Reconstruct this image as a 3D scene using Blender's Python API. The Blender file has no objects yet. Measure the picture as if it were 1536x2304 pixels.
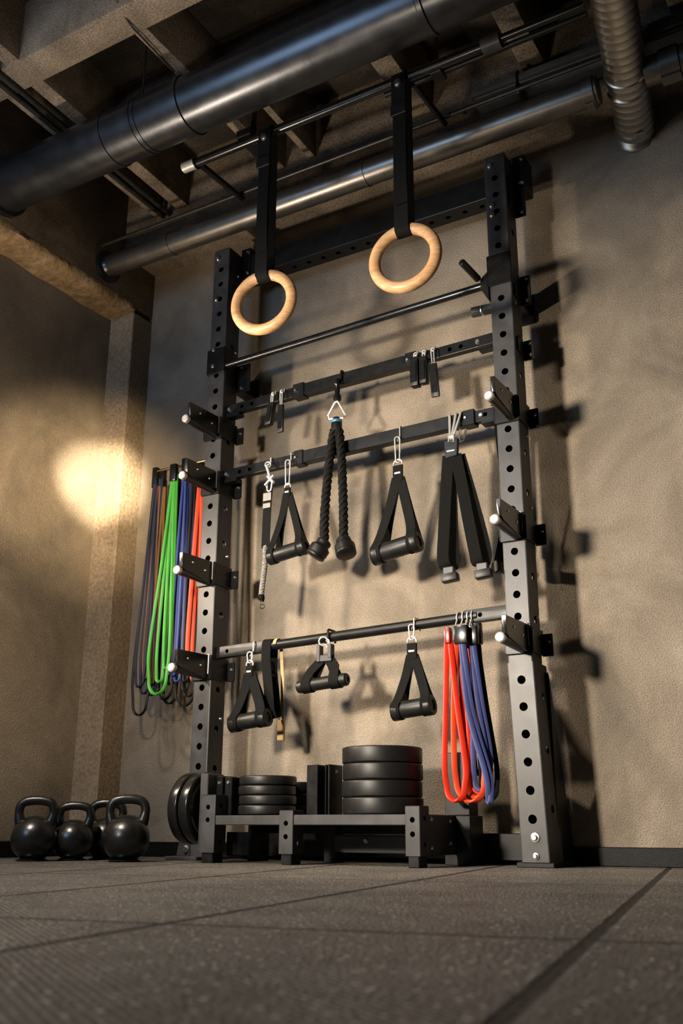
import bpy, bmesh, math, random
from mathutils import Vector, Matrix
random.seed(7)
S = bpy.context.scene
COL = S.collection
V = Vector

# ------------------------------------------------------------------ materials
def new_mat(name):
    m = bpy.data.materials.new(name); m.use_nodes = True
    return m, m.node_tree.nodes, m.node_tree.links, m.node_tree.nodes['Principled BSDF']

def mat(name, col, rough=.5, metal=0., spec=.5, noise=0., nscale=40., bump=0., bscale=200., rvar=0., coat=0., aniso=0.):
    """principled surface with a little procedural mottling, roughness variation and bump"""
    m, N, L, B = new_mat(name)
    B.inputs['Base Color'].default_value = (*col, 1); B.inputs['Roughness'].default_value = rough
    B.inputs['Metallic'].default_value = metal; B.inputs['Specular IOR Level'].default_value = spec
    B.inputs['Coat Weight'].default_value = coat; B.inputs['Coat Roughness'].default_value = .25
    tc = N.new('ShaderNodeTexCoord')
    n = N.new('ShaderNodeTexNoise'); n.inputs['Scale'].default_value = nscale; n.inputs['Detail'].default_value = 6
    L.new(tc.outputs['Object'], n.inputs['Vector'])
    if noise:
        r = N.new('ShaderNodeValToRGB')
        r.color_ramp.elements[0].position = .3; r.color_ramp.elements[1].position = .7
        r.color_ramp.elements[0].color = (*[c * (1 - noise) for c in col], 1)
        r.color_ramp.elements[1].color = (*[min(1, c * (1 + noise)) for c in col], 1)
        L.new(n.outputs['Fac'], r.inputs['Fac']); L.new(r.outputs['Color'], B.inputs['Base Color'])
    if rvar:
        mr = N.new('ShaderNodeMapRange'); mr.inputs['To Min'].default_value = max(.03, rough - rvar); mr.inputs['To Max'].default_value = rough + rvar
        L.new(n.outputs['Fac'], mr.inputs['Value']); L.new(mr.outputs['Result'], B.inputs['Roughness'])
    if bump:
        b = N.new('ShaderNodeBump'); b.inputs['Strength'].default_value = bump; b.inputs['Distance'].default_value = .002
        n2 = N.new('ShaderNodeTexNoise'); n2.inputs['Scale'].default_value = bscale; n2.inputs['Detail'].default_value = 3
        L.new(tc.outputs['Object'], n2.inputs['Vector']); L.new(n2.outputs['Fac'], b.inputs['Height'])
        L.new(b.outputs['Normal'], B.inputs['Normal'])
    return m

def plaster(name, c_dark, c_mid, c_light, grain=110., grain_d=.004, patch=1.6, rough=.9, pits=.5, speck=(.58, 1.34)):
    """trowelled / rough concrete: cloudy patches, fine grain, small pits"""
    m, N, L, B = new_mat(name)
    B.inputs['Roughness'].default_value = rough; B.inputs['Specular IOR Level'].default_value = .25
    tc = N.new('ShaderNodeTexCoord')
    big = N.new('ShaderNodeTexNoise'); big.inputs['Scale'].default_value = patch; big.inputs['Detail'].default_value = 7; big.inputs['Roughness'].default_value = .62; big.inputs['Distortion'].default_value = .5
    L.new(tc.outputs['Object'], big.inputs['Vector'])
    ramp = N.new('ShaderNodeValToRGB'); e = ramp.color_ramp.elements
    e[0].position = .28; e[0].color = (*c_dark, 1); e[1].position = .72; e[1].color = (*c_light, 1)
    k = ramp.color_ramp.elements.new(.5); k.color = (*c_mid, 1)
    L.new(big.outputs['Fac'], ramp.inputs['Fac'])
    fine = N.new('ShaderNodeTexNoise'); fine.inputs['Scale'].default_value = grain; fine.inputs['Detail'].default_value = 5; fine.inputs['Roughness'].default_value = .7
    L.new(tc.outputs['Object'], fine.inputs['Vector'])
    fr = N.new('ShaderNodeMapRange'); fr.inputs['From Min'].default_value = .3; fr.inputs['From Max'].default_value = .7; fr.inputs['To Min'].default_value = speck[0]; fr.inputs['To Max'].default_value = speck[1]
    L.new(fine.outputs['Fac'], fr.inputs['Value'])
    mul = N.new('ShaderNodeMix'); mul.data_type = 'RGBA'; mul.blend_type = 'MULTIPLY'; mul.inputs['Factor'].default_value = 1
    L.new(ramp.outputs['Color'], mul.inputs['A']); L.new(fr.outputs['Result'], mul.inputs['B'])
    L.new(mul.outputs['Result'], B.inputs['Base Color'])
    h = N.new('ShaderNodeMath'); h.operation = 'MULTIPLY_ADD'; h.inputs[1].default_value = 1.0
    vor = N.new('ShaderNodeTexVoronoi'); vor.inputs['Scale'].default_value = grain * .8
    L.new(tc.outputs['Object'], vor.inputs['Vector'])
    vm = N.new('ShaderNodeMath'); vm.operation = 'MULTIPLY'; vm.inputs[1].default_value = pits
    L.new(vor.outputs['Distance'], vm.inputs[0])
    L.new(fine.outputs['Fac'], h.inputs[0]); L.new(vm.outputs['Value'], h.inputs[2])
    b = N.new('ShaderNodeBump'); b.inputs['Strength'].default_value = 1.0; b.inputs['Distance'].default_value = grain_d
    L.new(h.outputs['Value'], b.inputs['Height']); L.new(b.outputs['Normal'], B.inputs['Normal'])
    return m

def rubber_floor():
    m, N, L, B = new_mat('rubber_tiles')
    tc = N.new('ShaderNodeTexCoord'); sx = N.new('ShaderNodeSeparateXYZ'); L.new(tc.outputs['Object'], sx.inputs[0])
    def math_(op, a, b=None, c=None):
        n = N.new('ShaderNodeMath'); n.operation = op
        for i, v in enumerate((a, b, c)):
            if v is None: continue
            if isinstance(v, (int, float)): n.inputs[i].default_value = v
            else: L.new(v, n.inputs[i])
        return n.outputs[0]
    x, y = sx.outputs[0], sx.outputs[1]
    p = math_('DIVIDE', math_('MULTIPLY_ADD', y, .185, x), 1.017)
    q = math_('DIVIDE', math_('MULTIPLY_ADD', x, -.185, y), 1.017)
    def seam(v, off, per, w):
        t = math_('PINGPONG', math_('SUBTRACT', v, off), per / 2)     # 0 on a joint
        n = N.new('ShaderNodeMapRange'); n.inputs['From Min'].default_value = w * .35; n.inputs['From Max'].default_value = w
        n.interpolation_type = 'SMOOTHSTEP'
        L.new(t, n.inputs['Value']); return n.outputs[0]
    wob = N.new('ShaderNodeTexNoise'); wob.inputs['Scale'].default_value = 14
    L.new(tc.outputs['Object'], wob.inputs['Vector'])
    wv = math_('MULTIPLY_ADD', wob.outputs['Fac'], .006, -.003)
    s = math_('MULTIPLY', seam(math_('ADD', p, wv), -.118, .455, .011), seam(math_('ADD', q, wv), 1.03, 1.01, .011))
    g1 = N.new('ShaderNodeTexVoronoi'); g1.voronoi_dimensions = '2D'; g1.inputs['Scale'].default_value = 190; L.new(tc.outputs['Object'], g1.inputs['Vector'])
    g2 = N.new('ShaderNodeTexNoise'); g2.inputs['Scale'].default_value = 420; g2.inputs['Detail'].default_value = 3; L.new(tc.outputs['Object'], g2.inputs['Vector'])
    g3 = N.new('ShaderNodeTexNoise'); g3.inputs['Scale'].default_value = 5; g3.inputs['Detail'].default_value = 5; L.new(tc.outputs['Object'], g3.inputs['Vector'])
    ramp = N.new('ShaderNodeValToRGB'); e = ramp.color_ramp.elements
    e[0].position = .32; e[0].color = (.034, .030, .026, 1); e[1].position = .70; e[1].color = (.20, .178, .152, 1)
    dia = math_('MULTIPLY', math_('SINE', math_('MULTIPLY', p, 2 * math.pi / .011)), math_('SINE', math_('MULTIPLY', q, 2 * math.pi / .011)))
    mixf = math_('MULTIPLY_ADD', dia, .20, math_('MULTIPLY_ADD', g2.outputs['Fac'], .55, math_('MULTIPLY', g3.outputs['Fac'], .5))); L.new(mixf, ramp.inputs['Fac'])
    # floor glints put into the colour as scattered pale flecks
    glint = N.new('ShaderNodeTexVoronoi'); glint.voronoi_dimensions = '2D'; glint.inputs['Scale'].default_value = 42; L.new(tc.outputs['Object'], glint.inputs['Vector'])
    fr = N.new('ShaderNodeMapRange'); fr.inputs['From Min'].default_value = .14; fr.inputs['From Max'].default_value = .09
    L.new(glint.outputs['Distance'], fr.inputs['Value'])
    sel = N.new('ShaderNodeSeparateColor'); L.new(glint.outputs['Color'], sel.inputs[0])
    fm = math_('MULTIPLY', fr.outputs[0], math_('GREATER_THAN', sel.outputs[0], .45))
    mx2 = N.new('ShaderNodeMix'); mx2.data_type = 'RGBA'; L.new(fm, mx2.inputs['Factor']); L.new(ramp.outputs['Color'], mx2.inputs['A']); mx2.inputs['B'].default_value = (.50, .44, .36, 1)
    mx = N.new('ShaderNodeMix'); mx.data_type = 'RGBA'; L.new(s, mx.inputs['Factor']); mx.inputs['A'].default_value = (.003, .003, .0025, 1); L.new(mx2.outputs['Result'], mx.inputs['B'])
    L.new(mx.outputs['Result'], B.inputs['Base Color'])
    B.inputs['Roughness'].default_value = .52; B.inputs['Specular IOR Level'].default_value = .35
    hh = math_('ADD', math_('MULTIPLY_ADD', dia, .45, math_('MULTIPLY', s, 1.6)), math_('ADD', math_('MULTIPLY', g1.outputs['Distance'], -.9), math_('MULTIPLY', g2.outputs['Fac'], .5)))
    b = N.new('ShaderNodeBump'); b.inputs['Strength'].default_value = 1; b.inputs['Distance'].default_value = .008
    L.new(hh, b.inputs['Height']); L.new(b.outputs['Normal'], B.inputs['Normal'])
    return m

def wood(name, c1, c2, scale=18.):
    m, N, L, B = new_mat(name)
    tc = N.new('ShaderNodeTexCoord'); mp = N.new('ShaderNodeMapping'); mp.inputs['Scale'].default_value = (1, 1, 4)
    L.new(tc.outputs['Object'], mp.inputs['Vector'])
    n = N.new('ShaderNodeTexNoise'); n.inputs['Scale'].default_value = scale; n.inputs['Detail'].default_value = 8; n.inputs['Distortion'].default_value = 1.2
    L.new(mp.outputs['Vector'], n.inputs['Vector'])
    r = N.new('ShaderNodeValToRGB'); r.color_ramp.elements[0].position = .3; r.color_ramp.elements[1].position = .7
    r.color_ramp.elements[0].color = (*c1, 1); r.color_ramp.elements[1].color = (*c2, 1)
    L.new(n.outputs['Fac'], r.inputs['Fac']); L.new(r.outputs['Color'], B.inputs['Base Color'])
    B.inputs['Roughness'].default_value = .42; B.inputs['Specular IOR Level'].default_value = .4
    return m

def webbing(name, col):
    m, N, L, B = new_mat(name)
    tc = N.new('ShaderNodeTexCoord')
    w = N.new('ShaderNodeTexWave'); w.inputs['Scale'].default_value = 160; w.bands_direction = 'DIAGONAL'; w.inputs['Distortion'].default_value = 1.
    L.new(tc.outputs['Object'], w.inputs['Vector'])
    r = N.new('ShaderNodeValToRGB'); r.color_ramp.elements[0].color = (*[c * .6 for c in col], 1); r.color_ramp.elements[1].color = (*[c * 1.3 for c in col], 1)
    L.new(w.outputs['Fac'], r.inputs['Fac']); L.new(r.outputs['Color'], B.inputs['Base Color'])
    B.inputs['Roughness'].default_value = .75; B.inputs['Specular IOR Level'].default_value = .09
    b = N.new('ShaderNodeBump'); b.inputs['Strength'].default_value = .5; b.inputs['Distance'].default_value = .001
    L.new(w.outputs['Fac'], b.inputs['Height']); L.new(b.outputs['Normal'], B.inputs['Normal'])
    return m

M = dict(
    wall=plaster('wall_plaster', (.130, .112, .092), (.235, .196, .152), (.34, .29, .232), grain=240, grain_d=.004, patch=2.6),
    pilaster=plaster('pilaster_concrete', (.15, .115, .08), (.22, .17, .12), (.28, .22, .16), grain=70, grain_d=.003, patch=3),
    concrete=plaster('rough_ceiling_concrete', (.11, .086, .064), (.20, .158, .118), (.30, .24, .18), grain=150, grain_d=.007, patch=5, pits=.12, speck=(.35, 1.6)),
    slab=plaster('recess_shaded_concrete', (.012, .010, .008), (.032, .026, .021), (.075, .060, .048), grain=120, grain_d=.005, patch=3.5, pits=.12, speck=(.4, 1.5)),  # darker concrete: recess shade between the beams is put into its colour
    lip=plaster('lit_beam_underside', (.17, .115, .06), (.28, .19, .105), (.36, .26, .16), grain=26, grain_d=.012, patch=4),  # pale gold tone paints in the light on the beam's underside
    floor=rubber_floor(),
    skirting=mat('black_skirting', (.004, .004, .005), .5, spec=.15, noise=.3, bump=.2),
    black=mat('black_powder_coat', (.006, .006, .0065), .36, spec=.22, noise=.25, nscale=30, bump=.12, bscale=600, rvar=.08),
    satin=mat('satin_black_steel', (.036, .036, .038), .42, spec=.3, noise=.3, nscale=16, bump=.04, bscale=500, rvar=.08),
    gloss=mat('gloss_black_enamel', (.006, .006, .0065), .24, spec=.4, noise=.2, bump=.06, bscale=300, rvar=.06),
    rubber=mat('black_rubber', (.006, .006, .0062), .42, spec=.3, noise=.3, nscale=25, bump=.08, bscale=500, rvar=.08),
    iron=mat('cast_iron', (.008, .0075, .007), .30, noise=.35, nscale=20, bump=.18, bscale=120, rvar=.05, spec=.55),
    chrome=mat('chrome', (.80, .79, .77), .30, metal=.7, rvar=.06),
    bolt=mat('zinc_bolt', (.62, .62, .62), .3, metal=1, rvar=.08),
    cap=mat('brushed_cap', (.42, .41, .39), .42, metal=.5, noise=.2, nscale=60, rvar=.1),
    ducting=mat('dark_painted_duct', (.050, .052, .058), .33, metal=.85, noise=.2, nscale=14, bump=.08, bscale=60, rvar=.06),
    pipe=mat('galvanised_pipe', (.15, .14, .128), .36, metal=.9, noise=.12, nscale=20, bump=.10, bscale=160, rvar=.04),
    spiral=mat('galvanised_spiral', (.50, .47, .42), .34, metal=1, noise=.08, nscale=25, bump=.03, bscale=200, rvar=.03),
    greyduct=mat('bluish_duct', (.085, .095, .115), .42, metal=.4, noise=.25, nscale=18, bump=.1, bscale=80, rvar=.06),
    conduit=mat('dark_conduit', (.030, .028, .027), .4, metal=.5, noise=.3),
    ring=wood('ring_birch', (.38, .20, .088), (.55, .335, .168)),
    strap=webbing('black_webbing', (.0045, .0045, .0047)),
    greylabel=mat('grey_label', (.18, .17, .16), .45, noise=.2, nscale=80),
    whitelabel=mat('pale_stitching', (.55, .53, .50), .6, noise=.2, nscale=80),
    rope=mat('black_rope', (.0045, .0045, .0045), .7, spec=.12, noise=.4, nscale=90, bump=.5, bscale=700),
    greyrope=mat('grey_rope', (.16, .15, .14), .8, noise=.5, nscale=120, bump=.5, bscale=700),
    tan=webbing('tan_webbing', (.46, .33, .17)),
    brass=mat('brass_rod', (.60, .42, .18), .3, metal=1, noise=.2, rvar=.06),
    green=mat('green_latex', (.028, .235, .016), .42, spec=.3, noise=.15, nscale=12, bump=.05),
    blue=mat('blue_latex', (.014, .032, .17), .45, spec=.3, noise=.15, nscale=12, bump=.05),
    indigo=mat('indigo_latex', (.034, .043, .135), .5, spec=.3, noise=.15, nscale=12, bump=.05),
    navy=mat('navy_latex', (.008, .010, .024), .45, spec=.12, noise=.2, nscale=12, bump=.05),
    blackband=mat('black_latex', (.006, .006, .007), .42, spec=.12, noise=.2, nscale=12, bump=.05),
    ochre=mat('ochre_latex', (.10, .052, .012), .5, spec=.12, noise=.2, nscale=12, bump=.05),
    salmon=mat('salmon_latex', (.13, .055, .034), .5, spec=.12, noise=.2, nscale=12, bump=.05),
    orange=mat('orange_red_latex', (.43, .036, .006), .42, spec=.3, noise=.12, nscale=12, bump=.05),
    red=mat('red_latex', (.42, .017, .005), .40, spec=.3, noise=.12, nscale=12, bump=.05),
    darkred=mat('dark_red_sleeve', (.16, .006, .008), .3, noise=.2),
    teal=mat('teal_latex', (.02, .14, .09), .5, spec=.3, noise=.2),
    cyan=mat('painted_blue_glint', (.03, .14, .26), .4, noise=.2),  # colour of the glint painted on the rope sleeve
)

# ------------------------------------------------------------------ mesh builder
def basis(d, hint=None):
    d = V(d).normalized(); h = V(hint) if hint is not None else (V((0, 0, 1)) if abs(d.z) < .9 else V((0, 1, 0)))
    a = (h - d * h.dot(d)).normalized(); return a, d.cross(a), d

class MB:
    def __init__(s): s.bm = bmesh.new()
    def obox(s, c, size, ax=None, bev=.0015, seg=1):
        R = Matrix.Identity(3) if ax is None else Matrix([V(a).normalized() for a in ax]).transposed()
        mt = Matrix.Translation(V(c)) @ R.to_4x4() @ Matrix.Diagonal((*size, 1))
        vs = bmesh.ops.create_cube(s.bm, size=1, matrix=mt)['verts']
        if bev:
            es = list({e for v in vs for e in v.link_edges})
            bmesh.ops.bevel(s.bm, geom=es, offset=min(bev, min(size) * .45), segments=seg, affect='EDGES', profile=.5)
        return s
    def box(s, x0, x1, y0, y1, z0, z1, bev=.0015, seg=1):
        return s.obox(((x0 + x1) / 2, (y0 + y1) / 2, (z0 + z1) / 2), (abs(x1 - x0), abs(y1 - y0), abs(z1 - z0)), None, bev, seg)
    def lathe(s, prof, c, axis, n=32, hint=None):
        """prof: (radius, height along axis); radius 0 closes to a point"""
        a, b, d = basis(axis, hint); c = V(c); rows = []
        for r, h in prof:
            if r < 1e-6: rows.append([s.bm.verts.new(c + d * h)])
            else: rows.append([s.bm.verts.new(c + d * h + (a * math.cos(t) + b * math.sin(t)) * r) for t in [2 * math.pi * i / n for i in range(n)]])
        for A, B in zip(rows, rows[1:]):
            for i in range(n):
                j = (i + 1) % n
                f = [A[i % len(A)], A[j % len(A)], B[j % len(B)], B[i % len(B)]]
                f = [v for k, v in enumerate(f) if v not in f[:k]]
                if len(f) > 2: s.bm.faces.new(f)
        for row in (rows[0], rows[-1]):
            if len(row) > 2: s.bm.faces.new(row)
        return s
    def cyl(s, p0, p1, r, n=24, bev=.001):
        p0, p1 = V(p0), V(p1); h = (p1 - p0).length; bev = min(bev, r * .4, h * .4)
        return s.lathe([(r - bev, 0), (r, bev), (r, h - bev), (r - bev, h)], p0, p1 - p0, n)
    def _frames(s, P, closed, hint):
        n = len(P); T = []
        for i in range(n):
            a = P[(i - 1) % n] if (closed or i > 0) else P[i]; b = P[(i + 1) % n] if (closed or i < n - 1) else P[i]
            T.append((b - a).normalized())
        F = []
        if hint is not None:
            for t in T:
                w = V(hint) - t * V(hint).dot(t)
                F.append(w.normalized() if w.length > 1e-4 else (F[-1] if F else basis(t)[0]))
        else:
            w = basis(T[0])[0]
            for t in T:
                w = (w - t * w.dot(t)); w = w.normalized() if w.length > 1e-5 else basis(t)[0]; F.append(w)
        return T, F
    def sweep(s, P, prof, closed=False, hint=None, twist=None):
        P = [V(p) for p in P]; T, F = s._frames(P, closed, hint); rows = []
        for i, (p, t, w) in enumerate(zip(P, T, F)):
            u = t.cross(w)
            if twist: 
                a = twist * i; w, u = w * math.cos(a) + u * math.sin(a), u * math.cos(a) - w * math.sin(a)
            rows.append([s.bm.verts.new(p + w * a + u * b) for a, b in prof])
        m = len(prof); N = len(rows)
        for i in range(N if closed else N - 1):
            A, B = rows[i], rows[(i + 1) % N]
            for k in range(m): s.bm.faces.new((A[k], A[(k + 1) % m], B[(k + 1) % m], B[k]))
        if not closed:
            s.bm.faces.new(rows[0]); s.bm.faces.new(rows[-1])
        return s
    def tube(s, P, r, n=10, closed=False, hint=None):
        return s.sweep(P, [(r * math.cos(2 * math.pi * i / n), r * math.sin(2 * math.pi * i / n)) for i in range(n)], closed, hint)
    def ribbon(s, P, w, t, hint=None, closed=False):
        w, t = w / 2, t / 2; c = min(t, w) * .5
        return s.sweep(P, [(-w, -t + c), (-w + c, -t), (w - c, -t), (w, -t + c), (w, t - c), (w - c, t), (-w + c, t), (-w, t - c)], closed, hint)
    def torus(s, c, nrm, R, r, n=48, m=16, flat=1.):
        a, b, d = basis(nrm); c = V(c)
        P = [c + (a * math.cos(t) + b * math.sin(t)) * R for t in [2 * math.pi * i / n for i in range(n)]]
        return s.tube(P, r, m, True, hint=d)
    def poly(s, pts, d, bev=0):
        """extruded polygon: pts (list of Vectors) pushed along vector d"""
        A = [s.bm.verts.new(V(p)) for p in pts]; B = [s.bm.verts.new(V(p) + V(d)) for p in pts]
        s.bm.faces.new(A); s.bm.faces.new(B[::-1]); n = len(A); fs = []
        for i in range(n): s.bm.faces.new((A[i], B[i], B[(i + 1) % n], A[(i + 1) % n]))
        if bev:
            es = list({e for v in A + B for e in v.link_edges}); bmesh.ops.bevel(s.bm, geom=es, offset=bev, segments=1, affect='EDGES')
        return s
    def plate(s, o, u, v, n, W, Ln, holes, r, th=.004, seg=20):
        """rectangular face at o spanning u*W, v*Ln with round holes centred on the width at the given lengths; hole walls go in along -n"""
        o, u, v, n = V(o), V(u), V(v), V(n); hs = sorted(holes); cuts = [0] + [(a + b) / 2 for a, b in zip(hs, hs[1:])] + [Ln]
        nv = lambda a, b: s.bm.verts.new(o + u * a + v * b)
        if not hs:
            s.bm.faces.new([nv(0, 0), nv(W, 0), nv(W, Ln), nv(0, Ln)]); return s
        row = [nv(0, 0), nv(W / 2, 0), nv(W, 0)]
        for i, h in enumerate(hs):
            top = [nv(0, cuts[i + 1]), nv(W / 2, cuts[i + 1]), nv(W, cuts[i + 1])]
            ring = [nv(W / 2 + r * math.sin(2 * math.pi * k / seg), h - r * math.cos(2 * math.pi * k / seg)) for k in range(seg)]
            H = seg // 2
            s.bm.faces.new([row[1], row[2], top[2], top[1]] + ring[:H + 1][::-1])
            s.bm.faces.new([row[0], row[1], ring[0]] + [ring[-k] for k in range(1, H + 1)] + [top[1], top[0]])
            inn = [s.bm.verts.new(x.co - n * th) for x in ring]
            for k in range(seg): s.bm.faces.new((ring[k], ring[(k + 1) % seg], inn[(k + 1) % seg], inn[k]))
            row = top
        return s
    def perf_tube(s, o, A, B, Cc, wa, wb, Ln, holes_b=(), holes_a=(), r=.0115, c=.004, through=False):
        """hollow box tube starting at corner o, cross axes A (wa) and B (wb), running along Cc; holes_b pierce the face looking back along B, holes_a the face looking along A"""
        o, A, B, Cc = V(o), V(A), V(B), V(Cc)
        s.plate(o + A * c, A, Cc, -B, wa - 2 * c, Ln, holes_b, r)
        s.plate(o + A * c + B * wb, A, Cc, B, wa - 2 * c, Ln, [], r)
        s.plate(o + B * c, B, Cc, -A, wb - 2 * c, Ln, holes_a if through else [], r)
        s.plate(o + B * c + A * wa, B, Cc, A, wb - 2 * c, Ln, holes_a, r)
        k = c * .29
        for (a0, b0, a1, b1, a2, b2) in ((c, 0, k, k, 0, c), (wa - c, 0, wa - k, k, wa, c), (c, wb, k, wb - k, 0, wb - c), (wa - c, wb, wa - k, wb - k, wa, wb - c)):
            q = [(a0, b0), (a1, b1), (a2, b2)]
            for (p, p2) in zip(q, q[1:]):
                vs = [s.bm.verts.new(o + A * a + B * b + Cc * z) for (a, b), z in ((p, 0), (p2, 0), (p2, Ln), (p, Ln))]
                s.bm.faces.new(vs)
        return s
    def map(s, f):
        for v in s.bm.verts: v.co = V(f(v.co))
        return s
    def build(s, name, m, parent=None, smooth=35, world_origin=None):
        bm = s.bm; bmesh.ops.remove_doubles(bm, verts=bm.verts, dist=1e-6)
        bmesh.ops.recalc_face_normals(bm, faces=bm.faces)
        off = V(world_origin) if world_origin is not None else (ORG.get(parent.name, V((0, 0, 0))) if parent else V((0, 0, 0)))
        for v in bm.verts: v.co -= off
        me = bpy.data.meshes.new(name); bm.to_mesh(me); bm.free()
        me.materials.append(M[m])
        for p in me.polygons: p.use_smooth = smooth > 12
        if smooth > 12: me.set_sharp_from_angle(angle=math.radians(smooth))
        o = bpy.data.objects.new(name, me); COL.objects.link(o)
        if parent: o.parent = parent
        else: o.location = off
        ORG[o.name] = off
        return o
ORG = {}

def tag(o, label=None, cat=None, group=None, kind=None):
    if label: o['label'] = label
    if cat: o['category'] = cat
    if group: o['group'] = group
    if kind: o['kind'] = kind
    return o
def thing(name, loc, label, cat, group=None):
    o = bpy.data.objects.new(name, None); o.empty_display_size = .05; COL.objects.link(o); o.location = loc
    ORG[o.name] = V(loc); return tag(o, label, cat, group)
def copy_tree(o, parent=None):
    c = o.copy(); COL.objects.link(c)
    if parent: c.parent = parent
    for ch in list(o.children): copy_tree(ch, c)
    return c
def struct(name, mb, m, smooth=35): return tag(mb.build(name, m, None, smooth), kind='structure')

def arc(c, a, b, r, t0, t1, n):
    """points on an arc about c in the plane of a, b"""
    c, a, b = V(c), V(a), V(b)
    return [c + (a * math.cos(t) + b * math.sin(t)) * r for t in [t0 + (t1 - t0) * i / n for i in range(n + 1)]]
def bez(P, n=10):
    """smooth curve through points (Catmull-Rom)"""
    P = [V(p) for p in P]; Q = [P[0] * 2 - P[1]] + P + [P[-1] * 2 - P[-2]]; out = []
    for i in range(1, len(Q) - 2):
        for k in range(n):
            t = k / n; a, b, c, d = Q[i - 1:i + 3]
            out.append(.5 * ((2 * b) + (c - a) * t + (2 * a - 5 * b + 4 * c - d) * t * t + (3 * b - a - 3 * c + d) * t ** 3))
    return out + [P[-1]]

X, Yv, Z = V((1, 0, 0)), V((0, 1, 0)), V((0, 0, 1))
WALL = 2.95; LEFT = -2.83

# ------------------------------------------------------------------ room shell
def rough_box(x0, x1, y0, y1, z0, z1, cut=.06, amp=.004, seed=0):
    mb = MB(); mb.box(x0, x1, y0, y1, z0, z1, bev=.006, seg=2)
    return mb
mb = MB(); mb.box(-3.1, 2.2, -1.6, 3.1, -.06, 0, bev=0); struct('floor', mb, 'floor')
mb = MB(); mb.box(-2.98, 2.2, WALL, WALL + .15, 0, 2.9, bev=0); struct('wall_back', mb, 'wall')
mb = MB(); mb.box(LEFT - .15, LEFT, -1.6, WALL + .15, 0, 2.9, bev=0); struct('wall_left', mb, 'wall')
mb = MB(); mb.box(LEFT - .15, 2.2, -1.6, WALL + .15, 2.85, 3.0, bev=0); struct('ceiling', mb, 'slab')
# pilaster in the corner and the beam it carries along the left wall
mb = MB(); mb.box(LEFT - .01, -2.70, 2.83, WALL + .01, 0, 2.24, bev=.004); struct('trim_1', mb, 'pilaster')
tag(bpy.data.objects['trim_1'], 'plastered corner pilaster', None)
mb = MB(); mb.box(LEFT - .01, -2.70, -1.6, WALL + .01, 2.262, 2.86, bev=.005, seg=2); struct('trim_2', mb, 'concrete')
# uneven underside strip of that beam; lamplight from below put into its pale colour
mb = MB(); n = 60
for i in range(n):
    y0 = -1.0 + (2.832 + 1.0) * i / n; y1 = -1.0 + (2.832 + 1.0) * (i + 1) / n
    jj = lambda y: .004 * math.sin(y * 23) + .003 * math.sin(y * 51 + 1) + .002 * math.sin(y * 97)
    P = lambda y: [V((LEFT - .005, y, 2.228 + jj(y))), V((-2.775, y, 2.224 + jj(y + .3))), V((-2.715, y, 2.230 + jj(y))), V((-2.693 + jj(y * 1.3), y, 2.246)), V((-2.695, y, 2.27)), V((LEFT - .005, y, 2.27))]
    A, B = [mb.bm.verts.new(p) for p in P(y0)], [mb.bm.verts.new(p) for p in P(y1)]
    for k in range(6): mb.bm.faces.new((A[k], A[(k + 1) % 6], B[(k + 1) % 6], B[k]))
    if i == 0: mb.bm.faces.new(A)
    if i == n - 1: mb.bm.faces.new(B)
struct('trim_3', mb, 'lip', 60)
# downstand beams along the wall direction
mb = MB(); mb.box(-2.71, 2.2, 2.745, WALL + .01, 2.475, 2.86, bev=.008, seg=2); struct('trim_4', mb, 'concrete')
mb = MB(); mb.box(-2.71, 2.2, 1.80, 1.912, 2.60, 2.86, bev=.006, seg=2); struct('trim_5', mb, 'concrete')
mb = MB(); mb.box(-2.71, 2.2, 2.285, 2.372, 2.60, 2.86, bev=.006, seg=2); struct('trim_6', mb, 'concrete')
mb = MB(); mb.box(-2.71, 2.2, .95, 1.07, 2.60, 2.86, bev=.006, seg=2); struct('trim_7', mb, 'concrete')
k = 8
for (x0, x1, dx, ya) in ((-2.395, -2.335, -.02, .3), (-2.515, -2.478, -.02, 1.9), (-1.915, -1.862, 0, 1.9), (-1.742, -1.712, -.01, 2.36), (-1.30, -1.22, 0, 2.36), (-.86, -.78, 0, 2.36), (-.36, -.28, 0, 2.36), (.2, .28, 0, 2.36), (.8, .88, 0, 2.36), (1.4, 1.48, 0, 2.36)):
    mb = MB(); mb.box(x0, x1, ya, 2.76, 2.603, 2.86, bev=.005, seg=2).map(lambda c: (c.x + dx * (c.y - 1.8), c.y, c.z))
    struct('trim_%d' % k, mb, 'concrete'); k += 1
mb = MB(); mb.box(-2.70, 2.2, WALL - .012, WALL, 0, .052, bev=.002); struct('baseboard_back', mb, 'skirting')
mb = MB(); mb.box(LEFT, LEFT + .012, -1.6, 2.83, 0, .055, bev=.002); struct('baseboard_left', mb, 'skirting')
mb = MB(); mb.box(LEFT, -2.69, 2.818, 2.83, 0, .055, bev=.002).box(-2.70, -2.688, 2.818, WALL, 0, .055, bev=.002); struct('baseboard_corner', mb, 'skirting')

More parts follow.
